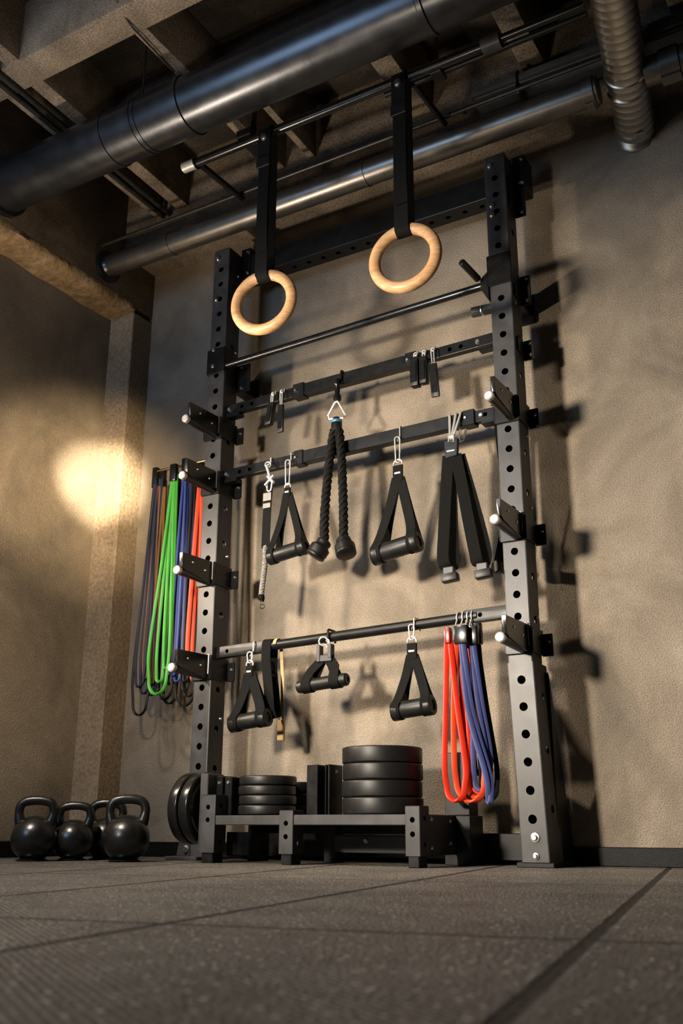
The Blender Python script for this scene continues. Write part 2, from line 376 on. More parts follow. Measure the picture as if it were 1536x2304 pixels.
# ------------------------------------------------------------------ ducts, pipes, ring bar under the ceiling
DY, DZ, DR = 2.08, 2.392, .094
t = thing('ventilation_duct', (-1.2, DY, DZ - DR), 'wide dark round air duct with seam bands running across the ceiling', 'duct')
MB().lathe([(DR, 0), (DR, 4.6)], (-2.70, DY, DZ), X, 64).build('duct_tube', 'ducting', t)
for xx, ww, rr in ((-2.13, .008, .004), (-1.995, .006, .003), (-1.975, .006, .003), (-1.80, .012, .005), (-.93, .012, .005), (.3, .012, .005)):
    MB().lathe([(DR - .002, -ww), (DR + rr, -ww * .6), (DR + rr, ww * .6), (DR - .002, ww)], (xx, DY, DZ), X, 64).build('seam_band', 'ducting', t)
MB().lathe([(DR + .002, 0), (DR + .014, 0), (DR + .014, .022), (DR + .001, .026)], (-2.70, DY, DZ), X, 64).build('end_flange', 'ducting', t)
for xx in (-2.02, -.6):
    MB().cyl((xx, DY, DZ + DR - .002), (xx, DY, 2.85), .004, 10).build('hanger_rod', 'conduit', t)

PY_, PZ, PR = 2.65, 2.362, .046
t = thing('round_pipe', (-1.6, PY_, PZ - PR), 'long galvanised pipe running just in front of the wall beam above the rack', 'pipe')
MB().lathe([(PR, 0), (PR, 2.105)], (-2.70, PY_, PZ), X, 48).build('pipe_tube', 'pipe', t)
MB().lathe([(PR, 0), (PR + .022, 0), (PR + .022, .014), (PR + .004, .020), (PR, .03)], (-2.70, PY_, PZ), X, 48).build('wall_flange', 'ducting', t)
MB().lathe([(PR + .001, 0), (PR + .007, .002), (PR + .007, .035), (PR + .001, .037)], (-.64, PY_, PZ), X, 48).box(-.637, -.61, PY_ - .02, PY_ + .02, PZ - PR - .012, PZ - PR, .001).build('clamp_collar', 'pipe', t)
for xx in (-2.35, -1.45):
    MB().lathe([(PR, 0), (PR + .003, .001), (PR + .003, .010), (PR, .011)], (xx, PY_, PZ), X, 48).build('seam_band', 'pipe', t)
t = thing('round_pipe', (.4, PY_, PZ - PR), 'short galvanised pipe stub leaving the right side of the silver spiral duct', 'pipe')
MB().lathe([(PR, 0), (PR, 2.0)], (-.447, PY_, PZ), X, 48).build('pipe_tube', 'pipe', t)
MB().lathe([(PR + .001, 0), (PR + .007, .002), (PR + .007, .06), (PR + .001, .062)], (-.40, PY_, PZ), X, 48).box(-.40, -.34, PY_ - .02, PY_ + .02, PZ - PR - .012, PZ - PR, .001).build('clamp_collar', 'pipe', t)

t = thing('spiral_duct', (-.54, 2.6, 2.32), 'silver spiral-wound duct at the upper right meeting the wall', 'duct')
p0, p1 = V((-.548, WALL - .001, 2.386)), V((-.434, 2.172, 2.391)); d = (p1 - p0).normalized(); Ls = (p1 - p0).length; SR = .064
prof = []; h = 0
while h < Ls:
    prof += [(SR, h), (SR, h + .027), (SR + .0006, h + .0285), (SR + .0006, h + .0305), (SR, h + .032)]; h += .032
MB().lathe(prof, p0, d, 56).build('duct_tube', 'spiral', t)
for hh in (.24, .31): MB().lathe([(SR, -.008), (SR + .005, -.004), (SR + .005, .004), (SR, .008)], p0 + d * hh, d, 56).build('seam_band', 'spiral', t)
MB().lathe([(SR - .002, 0), (SR + .012, 0), (SR + .012, .004), (SR + .002, .006)], p0, d, 56).build('wall_flange', 'spiral', t)
a, b, _ = basis(d)
MB().obox(p0 + d * .07 + V((.015, 0, -SR - .003)), (.035, .022, .003), None, .001).build('latch_tab', 'spiral', t)

# flat dark duct and thin line between the pipe and the ceiling
t = thing('wide_duct', (-.6, 2.665, 2.455), 'bluish grey duct lying above the galvanised pipe, right half', 'duct')
MB().box(-1.02, 2.1, 2.62, 2.735, 2.445, 2.53, bev=.012, seg=3).map(lambda c: (c.x, c.y, c.z if c.x > -.9 else 2.50 + (c.z - 2.49) * .5)).build('duct_tube', 'greyduct', t)
MB().box(-.86, -.845, 2.617, 2.738, 2.441, 2.534, bev=.006).build('seam_band', 'ducting', t)
tag(MB().cyl((-2.69, 2.60, 2.436), (2.1, 2.60, 2.436), .008, 12).build('thin_pipe', 'conduit'), 'thin dark pipe tucked above the galvanised pipe', 'pipe')
tag(MB().cyl((-2.405, .3, 2.592), (-2.45, 2.74, 2.592), .011, 12).build('conduit', 'conduit'), 'dark conduit clipped beside the ceiling joist, the one nearer the joist', 'conduit', 'ceiling conduits')
tag(MB().cyl((-2.44, .3, 2.592), (-2.485, 2.74, 2.592), .011, 12).build('conduit', 'conduit'), 'dark conduit beside the ceiling joist, the one nearer the left wall', 'conduit', 'ceiling conduits')
tag(MB().tube(bez([(-1.88, 1.55, 2.845), (-1.88, 1.70, 2.70), (-1.89, 1.79, 2.63), (-1.89, 1.86, 2.594), (-1.893, 1.93, 2.592), (-1.9, 2.1, 2.592)]), .003, 8).build('cable', 'conduit'), 'thin black cable drooping over the ceiling beam', 'cable')

RY, RZ, RR = 2.30, 2.368, .0165
t = thing('ring_bar', (-1.4, RY, RZ), 'long black overhead bar carrying the two wooden rings', 'bar')
MB().cyl((-1.965, RY, RZ), (-.82, RY, RZ), RR, 28).build('bar_tube', 'gloss', t)
tag(MB().cyl((-2.005, RY, RZ), (-1.95, RY, RZ), RR + .003, 28).build('end_cap', 'cap', t), 'bare metal end cap')
MB().lathe([(RR, 0), (RR + .007, .001), (RR + .007, .006), (RR, .007)], (-1.95, RY, RZ), X, 28).build('collar', 'black', t)
MB().cyl((-.85, RY, RZ), (-.79, RY, RZ), RR + .008, 28).build('coupling', 'satin', t)
MB().cyl((-.80, RY, RZ + .004), (-.535, RY, RZ + .004), .012, 20).build('extension_tube', 'gloss', t)
MB().cyl((-1.20, RY + .03, RZ - .004), (-.535, RY + .03, RZ - .004), .010, 20).build('brace_tube', 'black', t)
MB().cyl((-1.10, RY + .03, RZ), (-1.115, 2.615, RZ + .05), .010, 14).build('strut', 'black', t)
MB().cyl((-1.95, RY + .01, RZ + .01), (-1.97, 2.61, RZ + .05), .012, 14).build('strut', 'black', t)
MB().box(-1.76, -1.70, RY - .02, RY + .10, RZ + .015, RZ + .045, .002).cyl((-1.73, RY + .04, RZ + .04), (-1.73, RY + .04, 2.605), .012, 12).build('ceiling_bracket', 'black', t)
MB().box(-1.03, -.99, RY, RY + .05, RZ - .022, RZ + .02, .002).cyl((-1.01, RY + .02, RZ + .01), (-1.01, RY + .02, 2.602), .006, 10).build('ceiling_bracket', 'black', t)
for nm, xx, lab in (('pipe_bracket', -1.51, 'black clamp bracket under the wall beam, between the ring straps'), ('pipe_bracket', -2.03, 'dark clamp bracket under the wall beam above the left post')):
    t = thing(nm, (xx, 2.78, 2.475), lab, 'bracket', 'pipe brackets')
    MB().box(xx - .035, xx + .035, 2.752, 2.80, 2.435, 2.478, .003).build('bracket_body', 'satin', t)
    MB().cyl((xx, 2.745, 2.458), (xx, 2.755, 2.458), .006, 12).build('bolt', 'bolt', t)

# ------------------------------------------------------------------ gymnastic rings
def make_ring(xc, zc, yaw, lab):
    t = thing('gymnastics_ring', (xc, RY, zc), lab, 'gym ring', 'wooden rings')
    Rg, rg = .0975, .0180
    nrm = V((math.sin(yaw), -math.cos(yaw), 0)).normalized()
    c = V((xc, RY, zc))
    MB().torus(c, nrm, Rg, rg, 72, 20).build('ring', 'ring', t)
    top = zc + Rg
    # doubled webbing: wraps the ring below and the bar above
    f, bk = RY - RR - .004, RY + RR + .004
    P = [V((xc, RY - .022, top + .03))] + arc((xc, RY, top), -Yv, -Z, .0215, .0, math.pi, 10) + [V((xc, RY + .022, top + .03)), V((xc, bk, RZ - .15))] + arc((xc, RY, RZ), Yv, Z, RR + .004, 0, math.pi, 12) + [V((xc, f, RZ - .15))]
    MB().ribbon(P, .047, .003, X, True).build('strap', 'strap', t)
    MB().ribbon([(xc, f - .004, RZ + .004), (xc, f - .005, RZ - .05), (xc, f - .005, RZ - .10), (xc, f - .0045, RZ - .13)], .050, .004, X).build('strap_keeper', 'strap', t)
    MB().box(xc - .027, xc + .027, f - .012, f - .004, RZ - .155, RZ - .115, .002).build('buckle', 'black', t)
    MB().ribbon([(xc + .004, f - .006, RZ - .15), (xc + .004, f - .010, RZ - .25), (xc + .005, f - .012, zc + .26), (xc + .006, RY - .030, zc + .17)], .043, .0025, X).build('strap_tail', 'strap', t)
    tag(MB().lathe([(.0, .009), (.006, .009), (.0125, .006), (.0135, 0), (.0, 0)], (xc, f - .007, RZ - .035), -Yv, 20).build('rivet', 'bolt', t), 'silver rivet')
make_ring(-1.634, 1.715, math.radians(10), 'wooden gym ring on a black strap at the left end of the overhead bar')
make_ring(-1.125, 1.718, math.radians(6), 'wooden gym ring on a black strap nearer the silver duct')

# ------------------------------------------------------------------ the rack
XL, XR, YF, UW, UD, UH = -2.175, -1.019, 2.712, .075, .085, 2.30
rack = thing('power_rack', (-1.56, YF, 0), 'tall black wall rack of two perforated posts joined by crossbars', 'rack')
def upright(x0, lower):
    hs = [.10 + .066 * i for i in range(33)]
    if lower: hs = [h for h in hs if h > .60]
    ss = [.16 + .132 * i for i in range(16)]
    mb = MB()
    if lower:
        z0 = .555; mb.perf_tube((x0, YF, z0), X, Yv, Z, UW, UD, UH - z0, [h - z0 for h in hs], [h - z0 for h in ss if h > .62])
    else: mb.perf_tube((x0, YF, 0.012), X, Yv, Z, UW, UD, UH - .012, [h - .012 for h in hs], [h - .012 for h in ss])
    u = mb.build('upright', 'satin', rack, 12)
    MB().box(x0 + .002, x0 + UW - .002, YF + .002, YF + UD - .002, UH - .004, UH + .006, .003).build('end_cap', 'black', u)
    for z in ((2.262, 2.105, 2.068) if lower else (2.262, 2.08, 1.86, 1.79)):
        MB().lathe([(0, .008), (.006, .008), (.009, .005), (.010, 0), (0, 0)], (x0 + .022, YF - .001, z), -Yv, 14).build('bolt', 'bolt', u)
    for z in [.12 + .29 * i + (.05 if i % 2 else 0) for i in range(8)]:
        MB().lathe([(0, .005), (.005, .005), (.0065, 0), (0, 0)], (x0 + UW, YF + .062, z), X, 12).build('bolt', 'bolt', u)
    if lower:
        sh = lambda c: (c.x + .016 * (1 - c.z / .565), c.y, c.z)
        sl = MB().perf_tube((x0 - .003, YF - .003, .014), X, Yv, Z, UW + .006, UD + .03, .545, [.112 + .0765 * i for i in range(6)], [.14, .30, .45], r=.0125).map(sh).build('lower_sleeve', 'satin', rack, 12)
        for z, r in ((.078, .0125), (.030, .009)):
            MB().lathe([(0, .013), (r * .5, .013), (r * .58, .011), (r * .62, .005), (r, .004), (r * 1.1, 0), (0, 0)], (x0 + .041 + .014, YF - .003, z), -Yv, 20).build('bolt', 'bolt', sl)
        MB().poly([V((x0 + .045, 2.80, .54)), V((x0 + .045, 2.80, .012)), V((x0 + .045, 2.93, .012)), V((x0 + .045, 2.93, .05))], (.046, 0, 0), .002).build('rear_brace', 'black', rack)
        MB().box(x0 - .004, x0 + UW + .028, YF + .0, YF + .225, 0, .014, .002).build('base_plate', 'black', rack)
    else:
        fp = MB().box(x0 - .045, x0 + UW + .01, YF - .05, YF + .13, 0, .012, .002).build('base_plate', 'satin', rack)
        MB().poly([V((x0 - .035, YF - .004, .012)), V((x0 + .02, YF - .004, .012)), V((x0 + .02, YF - .004, .06)), V((x0 - .025, YF - .004, .06))], (0, .006, 0), .001).build('gusset', 'satin', fp)
        MB().lathe([(0, .010), (.007, .010), (.008, .004), (.012, .003), (.012, 0), (0, 0)], (x0 + .005, YF - .004, .035), -Yv, 16).build('bolt', 'bolt', fp)
upright(XL, False); upright(XR, True)
# top beam behind the posts, with holes below
mb = MB(); mb.perf_tube((XL - .02, 2.80, 2.208), Yv, Z, X, .075, .092, 1.27, [.06 + .066 * i for i in range(18)], [], r=.010)
tb = mb.build('top_beam', 'black', rack, 12)
for x0 in (XL + UW, XR + UW):
    p = MB().box(x0 - .004, x0 + .042, 2.795, 2.875, 2.20, 2.335, .003).build('beam_plate', 'black', rack)
    for dz in (.02, .115): MB().lathe([(0, .006), (.005, .006), (.007, 0), (0, 0)], (x0 + .03, 2.795, 2.20 + dz), -Yv, 12).build('bolt', 'bolt', p)
# wall stand-offs behind each post
for x0 in (XL, XR):
    for z in ((1.735,) if x0 == XL else (1.785,)):
        st = MB().box(x0 + .012, x0 + UW - .012, YF + UD - .002, WALL - .008, z, z + .06, .002).box(x0 + .004, x0 + UW - .004, WALL - .010, WALL, z - .025, z + .085, .002).build('wall_standoff', 'black', rack)
# rear brackets showing at the right of each post
for x0, spans in ((XL, ((1.70, 1.815),)), (XR, ((2.09, 2.235), (1.75, 1.86), (1.55, 1.62)))):
    for z0, z1 in spans:
        p = MB().box(x0 + UW - .002, x0 + UW + (.058 if x0 == XL else .036), 2.795, 2.803, z0, z1, .002).box(x0 + UW - .001, x0 + UW + .005, 2.73, 2.80, z0 + .01, z1 - .01, .001).build('rear_bracket', 'black', rack)
        for zz in (z0 + .015, z1 - .015): MB().lathe([(0, .005), (.005, .005), (.0065, 0), (0, 0)], (x0 + UW + .022, 2.795, zz), -Yv, 12).build('bolt', 'bolt', p)
# thin round pull-up bar
pb = MB().cyl((-2.105, 2.722, 1.786), (-1.015, 2.722, 1.818), .0135, 24).build('pull_up_bar', 'gloss', rack)
MB().box(XL - .008, XL + UW + .004, YF - .006, YF + .05, 1.755, 1.862, .003).build('bar_bracket', 'black', rack)
MB().box(XR - .006, XR + UW + .004, YF - .006, YF + .05, 1.80, 1.915, .003).build('bar_bracket', 'black', rack)
MB().poly([V((XR - .001, 2.705, 1.86)), V((XR - .030, 2.705, 1.835)), V((XR - .030, 2.705, 1.80)), V((XR - .001, 2.705, 1.745))], (0, .03, 0), .002).build('bar_gusset', 'black', rack)
MB().cyl((-1.052, 2.70, 1.832), (-1.070, 2.60, 1.852), .012, 18, .004).build('pull_pin', 'gloss', rack)
MB().cyl((-1.021, 2.745, 1.740), (-1.095, 2.735, 1.738), .0175, 24, .002).build('side_peg', 'satin', rack)
tag(MB().lathe([(.0175, -.002), (.0185, 0), (.0185, .004), (.0175, .006)], (-1.06, 2.74, 1.739), X, 24).build('peg_band', 'bolt', rack), 'bright metal band')
# flat crossbars with telescoping sleeves
def crossbar(zl, zr, name, sleeves, lholes, rholes, h=.046):
    zm = lambda x: zl + (zr - zl) * (x - XL - UW) / (XR - XL - UW)
    f = lambda c: (c.x, c.y, c.z + zm(c.x))
    x0, x1 = XL + UW, XR; s0, s1 = sleeves
    mb = MB(); h2 = h * .84
    mb.perf_tube((x0, 2.737, -h2 / 2), Z, Yv, X, h2, .026, s0[0] - x0 + .01, [v - x0 for v in lholes], [], r=.0075, c=.002)
    mb.perf_tube((s1[1] - .01, 2.737, -h2 / 2), Z, Yv, X, h2, .026, x1 - s1[1] + .01, [v - s1[1] + .01 for v in rholes], [], r=.0075, c=.002)
    mb.box(s0[0], s1[1], 2.734, 2.766, -h / 2, h / 2, .002)
    o = mb.map(f).build(name, 'black', rack, 12)
    for a, b_ in sleeves:
        MB().box(a, b_, 2.730, 2.770, -h / 2 - .004, h / 2 + .004, .002).map(f).build('sleeve', 'black', o)
        MB().lathe([(0, .006), (.004, .006), (.006, .003), (.007, 0), (0, 0)], ((a + b_) / 2 - .01, 2.730, zm(a)), -Yv, 12).build('bolt', 'bolt', o)
    for xx in (x0 + .012, x1 - .06):
        MB().lathe([(0, .006), (.006, .006), (.009, .003), (.010, 0), (0, 0)], (xx, 2.737, zm(xx)), -Yv, 14).build('bolt', 'bolt', o)
    for xx, dx in ((x0, .06), (x1, -.06)):
        MB().box(xx, xx + dx, 2.733, 2.770, -h / 2 - .010, -h2 / 2, .002).map(f).build('end_shoe', 'black', o)
    return o
crossbar(1.605, 1.629, 'crossbar', ((-1.80, -1.752), (-1.345, -1.303)), (-2.03, -1.985), (-1.18, -1.14))
crossbar(1.344, 1.366, 'crossbar', ((-1.79, -1.752), (-1.14, -1.10)), (-2.03, -1.985), (-1.065,))
zD = lambda x: .684 + .036 * (x + 2.10) / 1.08
fD = lambda c: (c.x, c.y, c.z + zD(c.x))
mb = MB().cyl((-1.90, 2.75, 0), (-1.12, 2.75, 0), .0165, 28)
mb.perf_tube((XL + UW, 2.737, -.02), Z, Yv, X, .040, .026, .215, [.045], [], r=.007, c=.002)
mb.perf_tube((-1.16, 2.737, -.02), Z, Yv, X, .040, .026, .141, [.05], [], r=.007, c=.002)
mb.map(fD).build('crossbar', 'black', rack)
# faint bluish steel plate low between the posts
MB().box(XL + UW - .03, XR + .03, 2.875, 2.885, .012, .088, .002).build('foot_rail', 'black', rack)

# ------------------------------------------------------------------ storage arms on the posts
def make_arm(xu, z, lab):
    t = thing('storage_arm', (xu, YF, z), lab, 'rack arm', 'storage arms on the rack posts')
    y0 = YF - .176
    mb = MB().box(xu - .003, xu + UW + .003, YF - .008, YF - .001, z, z + .086, .002)
    mb.box(xu + UW + .0005, xu + UW + .006, YF - .008, YF + .09, z + .004, z + .080, .002).box(xu - .006, xu - .0005, YF - .008, YF + .09, z + .004, z + .080, .002)
    mb.build('collar', 'black', t)
    xb = xu + UW - .022
    MB().poly([V((xb, YF - .006, z + .004)), V((xb, YF - .006, z + .086)), V((xb, y0, z + .082)), V((xb, y0, z + .030)), V((xb, y0 + .02, z + .022))], (.014, 0, 0), .001).build('blade', 'gloss', t)
    MB().cyl((xb - .004, y0 - .004, z + .020), (xb - .004, YF - .006, z + .016), .0145, 24).build('peg', 'gloss', t)
    tag(MB().lathe([(0, .006), (.011, .006), (.0148, .003), (.0148, -.010), (0, -.010)], (xb - .004, y0 - .004, z + .020), -Yv, 24).build('peg_cap', 'cap', t), 'bare silver end cap')
    MB().torus((xb + .010, YF - .009, z + .083), Yv, .006, .0018, 16, 8).tube([(xb + .016, YF - .010, z + .083), (xb + .017, YF - .012, z + .02)], .0018, 6).build('locking_pin', 'bolt', t)
    for yy, zz in ((YF - .05, .045), (YF - .12, .058)): MB().lathe([(0, .003), (.003, .003), (.0045, 0), (0, 0)], (xb + .014, yy, z + zz), X, 10).build('bolt', 'bolt', t)
    MB().box(xu + UW + .0, xu + UW + .034, YF + .086, YF + .094, z + .003, z + .070, .002).build('rear_tab', 'black', t)
    MB().lathe([(0, .004), (.004, .004), (.0055, 0), (0, 0)], (xu + UW + .023, YF + .086, z + .045), -Yv, 10).build('bolt', 'bolt', t)
    return t
arm0 = make_arm(XL, .586, 'lowest black storage arm on the left post, below the hanging bands\' middle')
for xu, z, lab in ((XL, .920, 'black storage arm on the left post beside the green bands, second from the floor'),
                   (XL, 1.264, 'black storage arm on the left post just in front of the band rod'),
                   (XL, 1.481, 'topmost black storage arm on the left post, above the bands'),
                   (XR, .582, 'lowest black storage arm on the right post, beside the red bands'),
                   (XR, .922, 'middle black storage arm on the right post, beside the hanging straps'),
                   (XR, 1.308, 'topmost black storage arm on the right post')):
    c = copy_tree(arm0); c.location = (xu, YF, z); c['label'] = lab
arm0['label'] = 'lowest black storage arm on the left post, by the band loops'

# ------------------------------------------------------------------ hooks and attachments
def carabiner(mb, top, bot, w=.022, r=.0024, nrm=Yv, lean=0.):
    """oval spring hook between two points"""
    top, bot = V(top), V(bot); d = (top - bot).normalized(); side = d.cross(V(nrm)).normalized()
    L_ = (top - bot).length; R_ = w / 2
    P = arc(top - d * R_, side, d, R_, 0, math.pi, 10) + arc(bot + d * R_ * .75, -side, -d, R_ * .75, 0, math.pi, 10)
    mb.tube(P, r, 8, True)
    mb.cyl(top - d * R_ * 1.1 + side * R_, top - d * (L_ * .62) + side * R_ * .93, r * 1.25, 8)
    return mb
def bar_hook(mb, x, y, z, drop, rb=.03, r=.0024):
    """open hook passing over a bar whose top is at z, ending at z-drop in front of it"""
    yb, yf, k, zt = 2.770 + r, 2.732 - r, .006, z + r + .0005                # hugs the bar: down the back, over the top, down the front
    P = [V((x, yb, z - .034)), V((x, yb, zt - k))] + arc((x, yb - k, zt - k), Yv, Z, k, .3, math.pi / 2, 4) + arc((x, yf + k, zt - k), -Yv, Z, k, math.pi / 2, 0, 5)
    P += [V((x, yf, z - min(.040, drop * .6))), V((x, y, z - drop))]
    mb.tube(P, r, 8)
    return mb
YH = 2.712
def dring(mb, x, z, w, h, r=.0026, y=YH):
    P = [V((x - w / 2, y, z)), V((x + w / 2, y, z)), V((x + w / 2, y, z + h * .45))] + arc((x, y, z + h * .45), X, Z, w / 2, 0.2, math.pi - .2, 8) + [V((x - w / 2, y, z + h * .45))]
    return mb.tube(P, r, 8, True)

def grip_handle(lab, xt, zbar, zhook, ztab, zneck, gl, gr, rg=.021, wleg=.03, y=YH, cross=.0, group='cable attachments', tabw=.034, hookm='chrome', yawd=0.):
    """triangle webbing handle: hook over bar, ring, sewn tab, two legs, round grip with end caps"""
    t = thing('cable_attachment', (xt, y, zneck), lab, 'cable attachment', group)
    tag(bar_hook(MB(), xt, y, zbar, zbar - zhook, r=.0022).build('hook', hookm, t), 'silver hook')
    mb = MB(); carabiner(mb, (xt, y - .002, zhook + .014), (xt, y - .002, ztab + .010), .017, .0022, nrm=X.cross(Z) + X * .4)
    tag(mb.build('carabiner', 'chrome', t), 'silver spring clip')
    tag(dring(MB(), xt, ztab - .004, tabw * .9, .020, .0026, y).build('buckle_ring', 'chrome', t), 'silver ring')
    a, b_ = V(gl), V(gr); d = (b_ - a).normalized(); mid = (a + b_) / 2
    MB().ribbon([(xt, y, ztab), (xt, y - .001, (ztab + zneck) / 2), (xt, y, zneck)], tabw, .007, X).build('tab', 'strap', t)
    tag(MB().box(xt - tabw * .3, xt + tabw * .3, y - .0062, y - .003, (ztab + zneck) / 2 - .004, (ztab + zneck) / 2 + .002, .0006).build('stitching', 'whitelabel', t), 'pale stitch patch')
    for s, e in ((-1, a + d * .014), (1, b_ - d * .014)):
        st = V((xt + s * tabw * .15, y + .002 * s, zneck + .008))
        P = [st, st.lerp(e, .35) + V((s * .004, -.006 * s, 0)), st.lerp(e, .75) + V((s * .004, -.010, 0)), e + V((0, -rg - .002, .012))] 
        Q = bez(P, 6) + arc(e, -Yv, -Z, rg + .002, .25, math.pi, 8) + [st.lerp(e, .6) + V((0, rg * .5, 0)), st + V((0, .003, 0))]
        MB().ribbon(Q, wleg, .003, d + V((0, 0, 0.))).build('strap_leg', 'strap', t)
    L_ = (b_ - a).length
    MB().lathe([(rg * .95, .012), (rg, .016), (rg, L_ - .016), (rg * .95, L_ - .012)], a, d, 32).build('grip', 'rubber', t)
    for p, dd in ((a, -d), (b_, d)):
        MB().lathe([(rg * 1.0, -.022), (rg * 1.14, -.019), (rg * 1.14, -.002), (rg * 1.06, .002), (rg * .62, .002), (rg * .55, -.002), (rg * .2, -.002), (0, -.001)], p, dd, 32).build('end_cap', 'rubber', t)
    return t
grip_handle('black grip handle on the middle crossbar, left of the rope ends', -1.80, 1.3735, 1.325, 1.235, 1.205, (-1.866, YH, .992), (-1.722, YH, 1.012), .0250, .027, tabw=.026)
grip_handle('large black grip handle on the middle crossbar, right of the rope', -1.367, 1.3825, 1.325, 1.238, 1.185, (-1.452, YH - .004, .942), (-1.296, YH - .004, .968), .0300, .034, tabw=.036)
grip_handle('black grip handle hanging lowest at the left end of the bottom bar', -1.938, .7065, .655, .622, .585, (-1.990, YH - .012, .432), (-1.852, YH - .012, .446), .0265, .036, tabw=.030)
grip_handle('black grip handle on the bottom bar beside the red bands', -1.328, .7270, .690, .645, .598, (-1.386, YH - .012, .440), (-1.258, YH - .012, .452), .0265, .030, tabw=.034)
# short wide-strap grip in the middle of the bottom bar
t = thing('cable_attachment', (-1.64, YH, .55), 'short black grip handle with broad straps at the centre of the bottom bar', 'cable attachment', 'cable attachments')
bar_hook(MB(), -1.64, YH, .7165, .045, r=.004).build('hook', 'black', t)
tag(MB().torus((-1.648, YH, .680), V((.5, -1, 0)), .014, .003, 24, 8).torus((-1.632, YH, .672), V((-.6, -1, 0)), .012, .0026, 24, 8).build('ring', 'chrome', t), 'silver links')
MB().box(-1.668, -1.654, YH - .012, YH + .012, .612, .668, .002).box(-1.626, -1.612, YH - .012, YH + .012, .622, .668, .002).box(-1.668, -1.612, YH - .010, YH + .010, .612, .634, .002).build('yoke', 'satin', t)
ga, gb = V((-1.738, YH - .008, .536)), V((-1.552, YH - .008, .550)); gd = (gb - ga).normalized()
for s, tt in ((-1, .22), (1, .78)):
    e = ga.lerp(gb, tt); st = V((-1.64 + s * .016, YH, .618))
    Q = [st, st.lerp(e + V((0, 0, .025)), .6) + V((s * .006, -.006, 0)), e + V((0, -.020, .016))] + arc(e, -Yv, -Z, .0235, .2, math.pi * .95, 8) + [st.lerp(e, .5) + V((0, .008, 0)), st + V((0, .004, 0))]
    MB().ribbon(Q, .036, .003, gd).build('strap_leg', 'strap', t)
L_ = (gb - ga).length
MB().lathe([(0, 0), (.016, 0), (.020, .004), (.0215, .02), (.0205, L_ / 2), (.0215, L_ - .02), (.020, L_ - .004), (.016, L_), (.008, L_), (.007, L_ - .003), (0, L_ - .003)], ga, gd, 32).build('grip', 'rubber', t)

# second strap doubled behind the lowest left handle, and the tan tag strap
t = thing('webbing_strap', (-1.885, 2.735, .60), 'black webbing loop behind the lowest left grip handle', 'strap')
P = arc((-1.885, 2.752, zD(-1.885)), -Yv, Z, .022, -.2, math.pi + .2, 10)
P = [V((-1.862, 2.728, .47)), V((-1.872, 2.729, .55)), V((-1.884, 2.728, .64))] + P + [V((-1.888, 2.775, .62)), V((-1.872, 2.775, .50)), V((-1.860, 2.762, .452)), V((-1.857, 2.740, .446))]
MB().ribbon(P, .034, .003, X + Yv * .15, True).build('webbing', 'strap', t)
t = thing('tag_strap', (-1.853, 2.80, .37), 'pale tan strap end hanging below the lowest left grip handle', 'strap')
P = arc((-1.853, 2.752, zD(-1.853)), -Yv, Z, .021, 0, math.pi, 8) + [V((-1.856, 2.79, .58)), V((-1.858, 2.795, .44))]
MB().ribbon(P, .013, .002, X).build('webbing', 'tan', t)
MB().box(-1.874, -1.848, 2.788, 2.802, .378, .446, .003).build('tag', 'tan', t)

# ---- twisted triceps rope from the upper crossbar
def twisted(mb, P, R, r, pitch, strands=3, n=7):
    P = [V(p) for p in P]; T, F = mb._frames(P, False, None); acc = 0
    ph = [0]
    for a, b_ in zip(P, P[1:]): acc += (b_ - a).length; ph.append(acc / pitch * 2 * math.pi)
    for k in range(strands):
        Q = [p + (w * math.cos(h + 2 * math.pi * k / strands) + t_.cross(w) * math.sin(h + 2 * math.pi * k / strands)) * R for p, t_, w, h in zip(P, T, F, ph)]
        mb.tube(Q, r, n)
    return mb
t = thing('triceps_rope', (-1.605, YH, 1.40), 'black twisted rope attachment with two knobbed ends hanging from the upper crossbar', 'rope attachment')
mb = bar_hook(MB(), -1.594, YH, 1.640, .055, r=.004); mb.lathe([(0, 0), (.010, 0), (.0145, .006), (.0145, .018), (.009, .028), (.010, .058), (.013, .064), (.008, .074), (0, .074)], (-1.600, YH, 1.520), Z, 20).torus((-1.596, YH, 1.592), X, .012, .004, 20, 8)
mb.build('swivel', 'gloss', t)
P = [V((-1.603, YH, 1.522)), V((-1.612, YH, 1.514)), V((-1.638, YH, 1.472)), V((-1.632, YH, 1.460)), V((-1.574, YH, 1.452)), V((-1.567, YH, 1.463)), V((-1.594, YH, 1.514))]
tag(MB().tube(P, .0042, 8, True).build('triangle_ring', 'chrome', t), 'silver triangle ring')
MB().lathe([(0, 0), (.017, 0), (.020, .004), (.0185, .034), (.013, .050), (0, .052)], (-1.602, YH, 1.408), Z, 24).build('sleeve', 'rubber', t)
tag(MB().lathe([(.0186, 0), (.0192, .001), (.0189, .010), (.018, .011)], (-1.602, YH, 1.438), Z, 24).build('sleeve_glint', 'cyan', t), 'blue glint painted round the sleeve')  # thin blue band painting a glint onto the sleeve
for s, P in ((-1, [(-1.611, YH, 1.415), (-1.622, YH, 1.36), (-1.636, YH, 1.25), (-1.647, YH, 1.12), (-1.646, YH - .002, 1.015)]), (1, [(-1.594, YH, 1.415), (-1.586, YH, 1.36), (-1.579, YH, 1.25), (-1.574, YH, 1.12), (-1.572, YH - .002, 1.010)])):
    q = bez(P, 14); MB_ = twisted(MB(), q, .0082, .0088, .066)
    MB_.build('rope_strand', 'rope', t)
    e = V(P[-1]); ax = V((-.62 if s < 0 else .35, -.25, -1)).normalized()
    MB().lathe([(0, -.008), (.018, -.008), (.024, -.004), (.0255, .002), (.0255, .008), (.0235, .010), (.0245, .014), (.0335, .022), (.0345, .027), (.0345, .046), (.032, .049), (.0345, .052), (.0340, .058), (.028, .062), (0, .063)], e, ax, 36).build('end_knob', 'rubber', t)

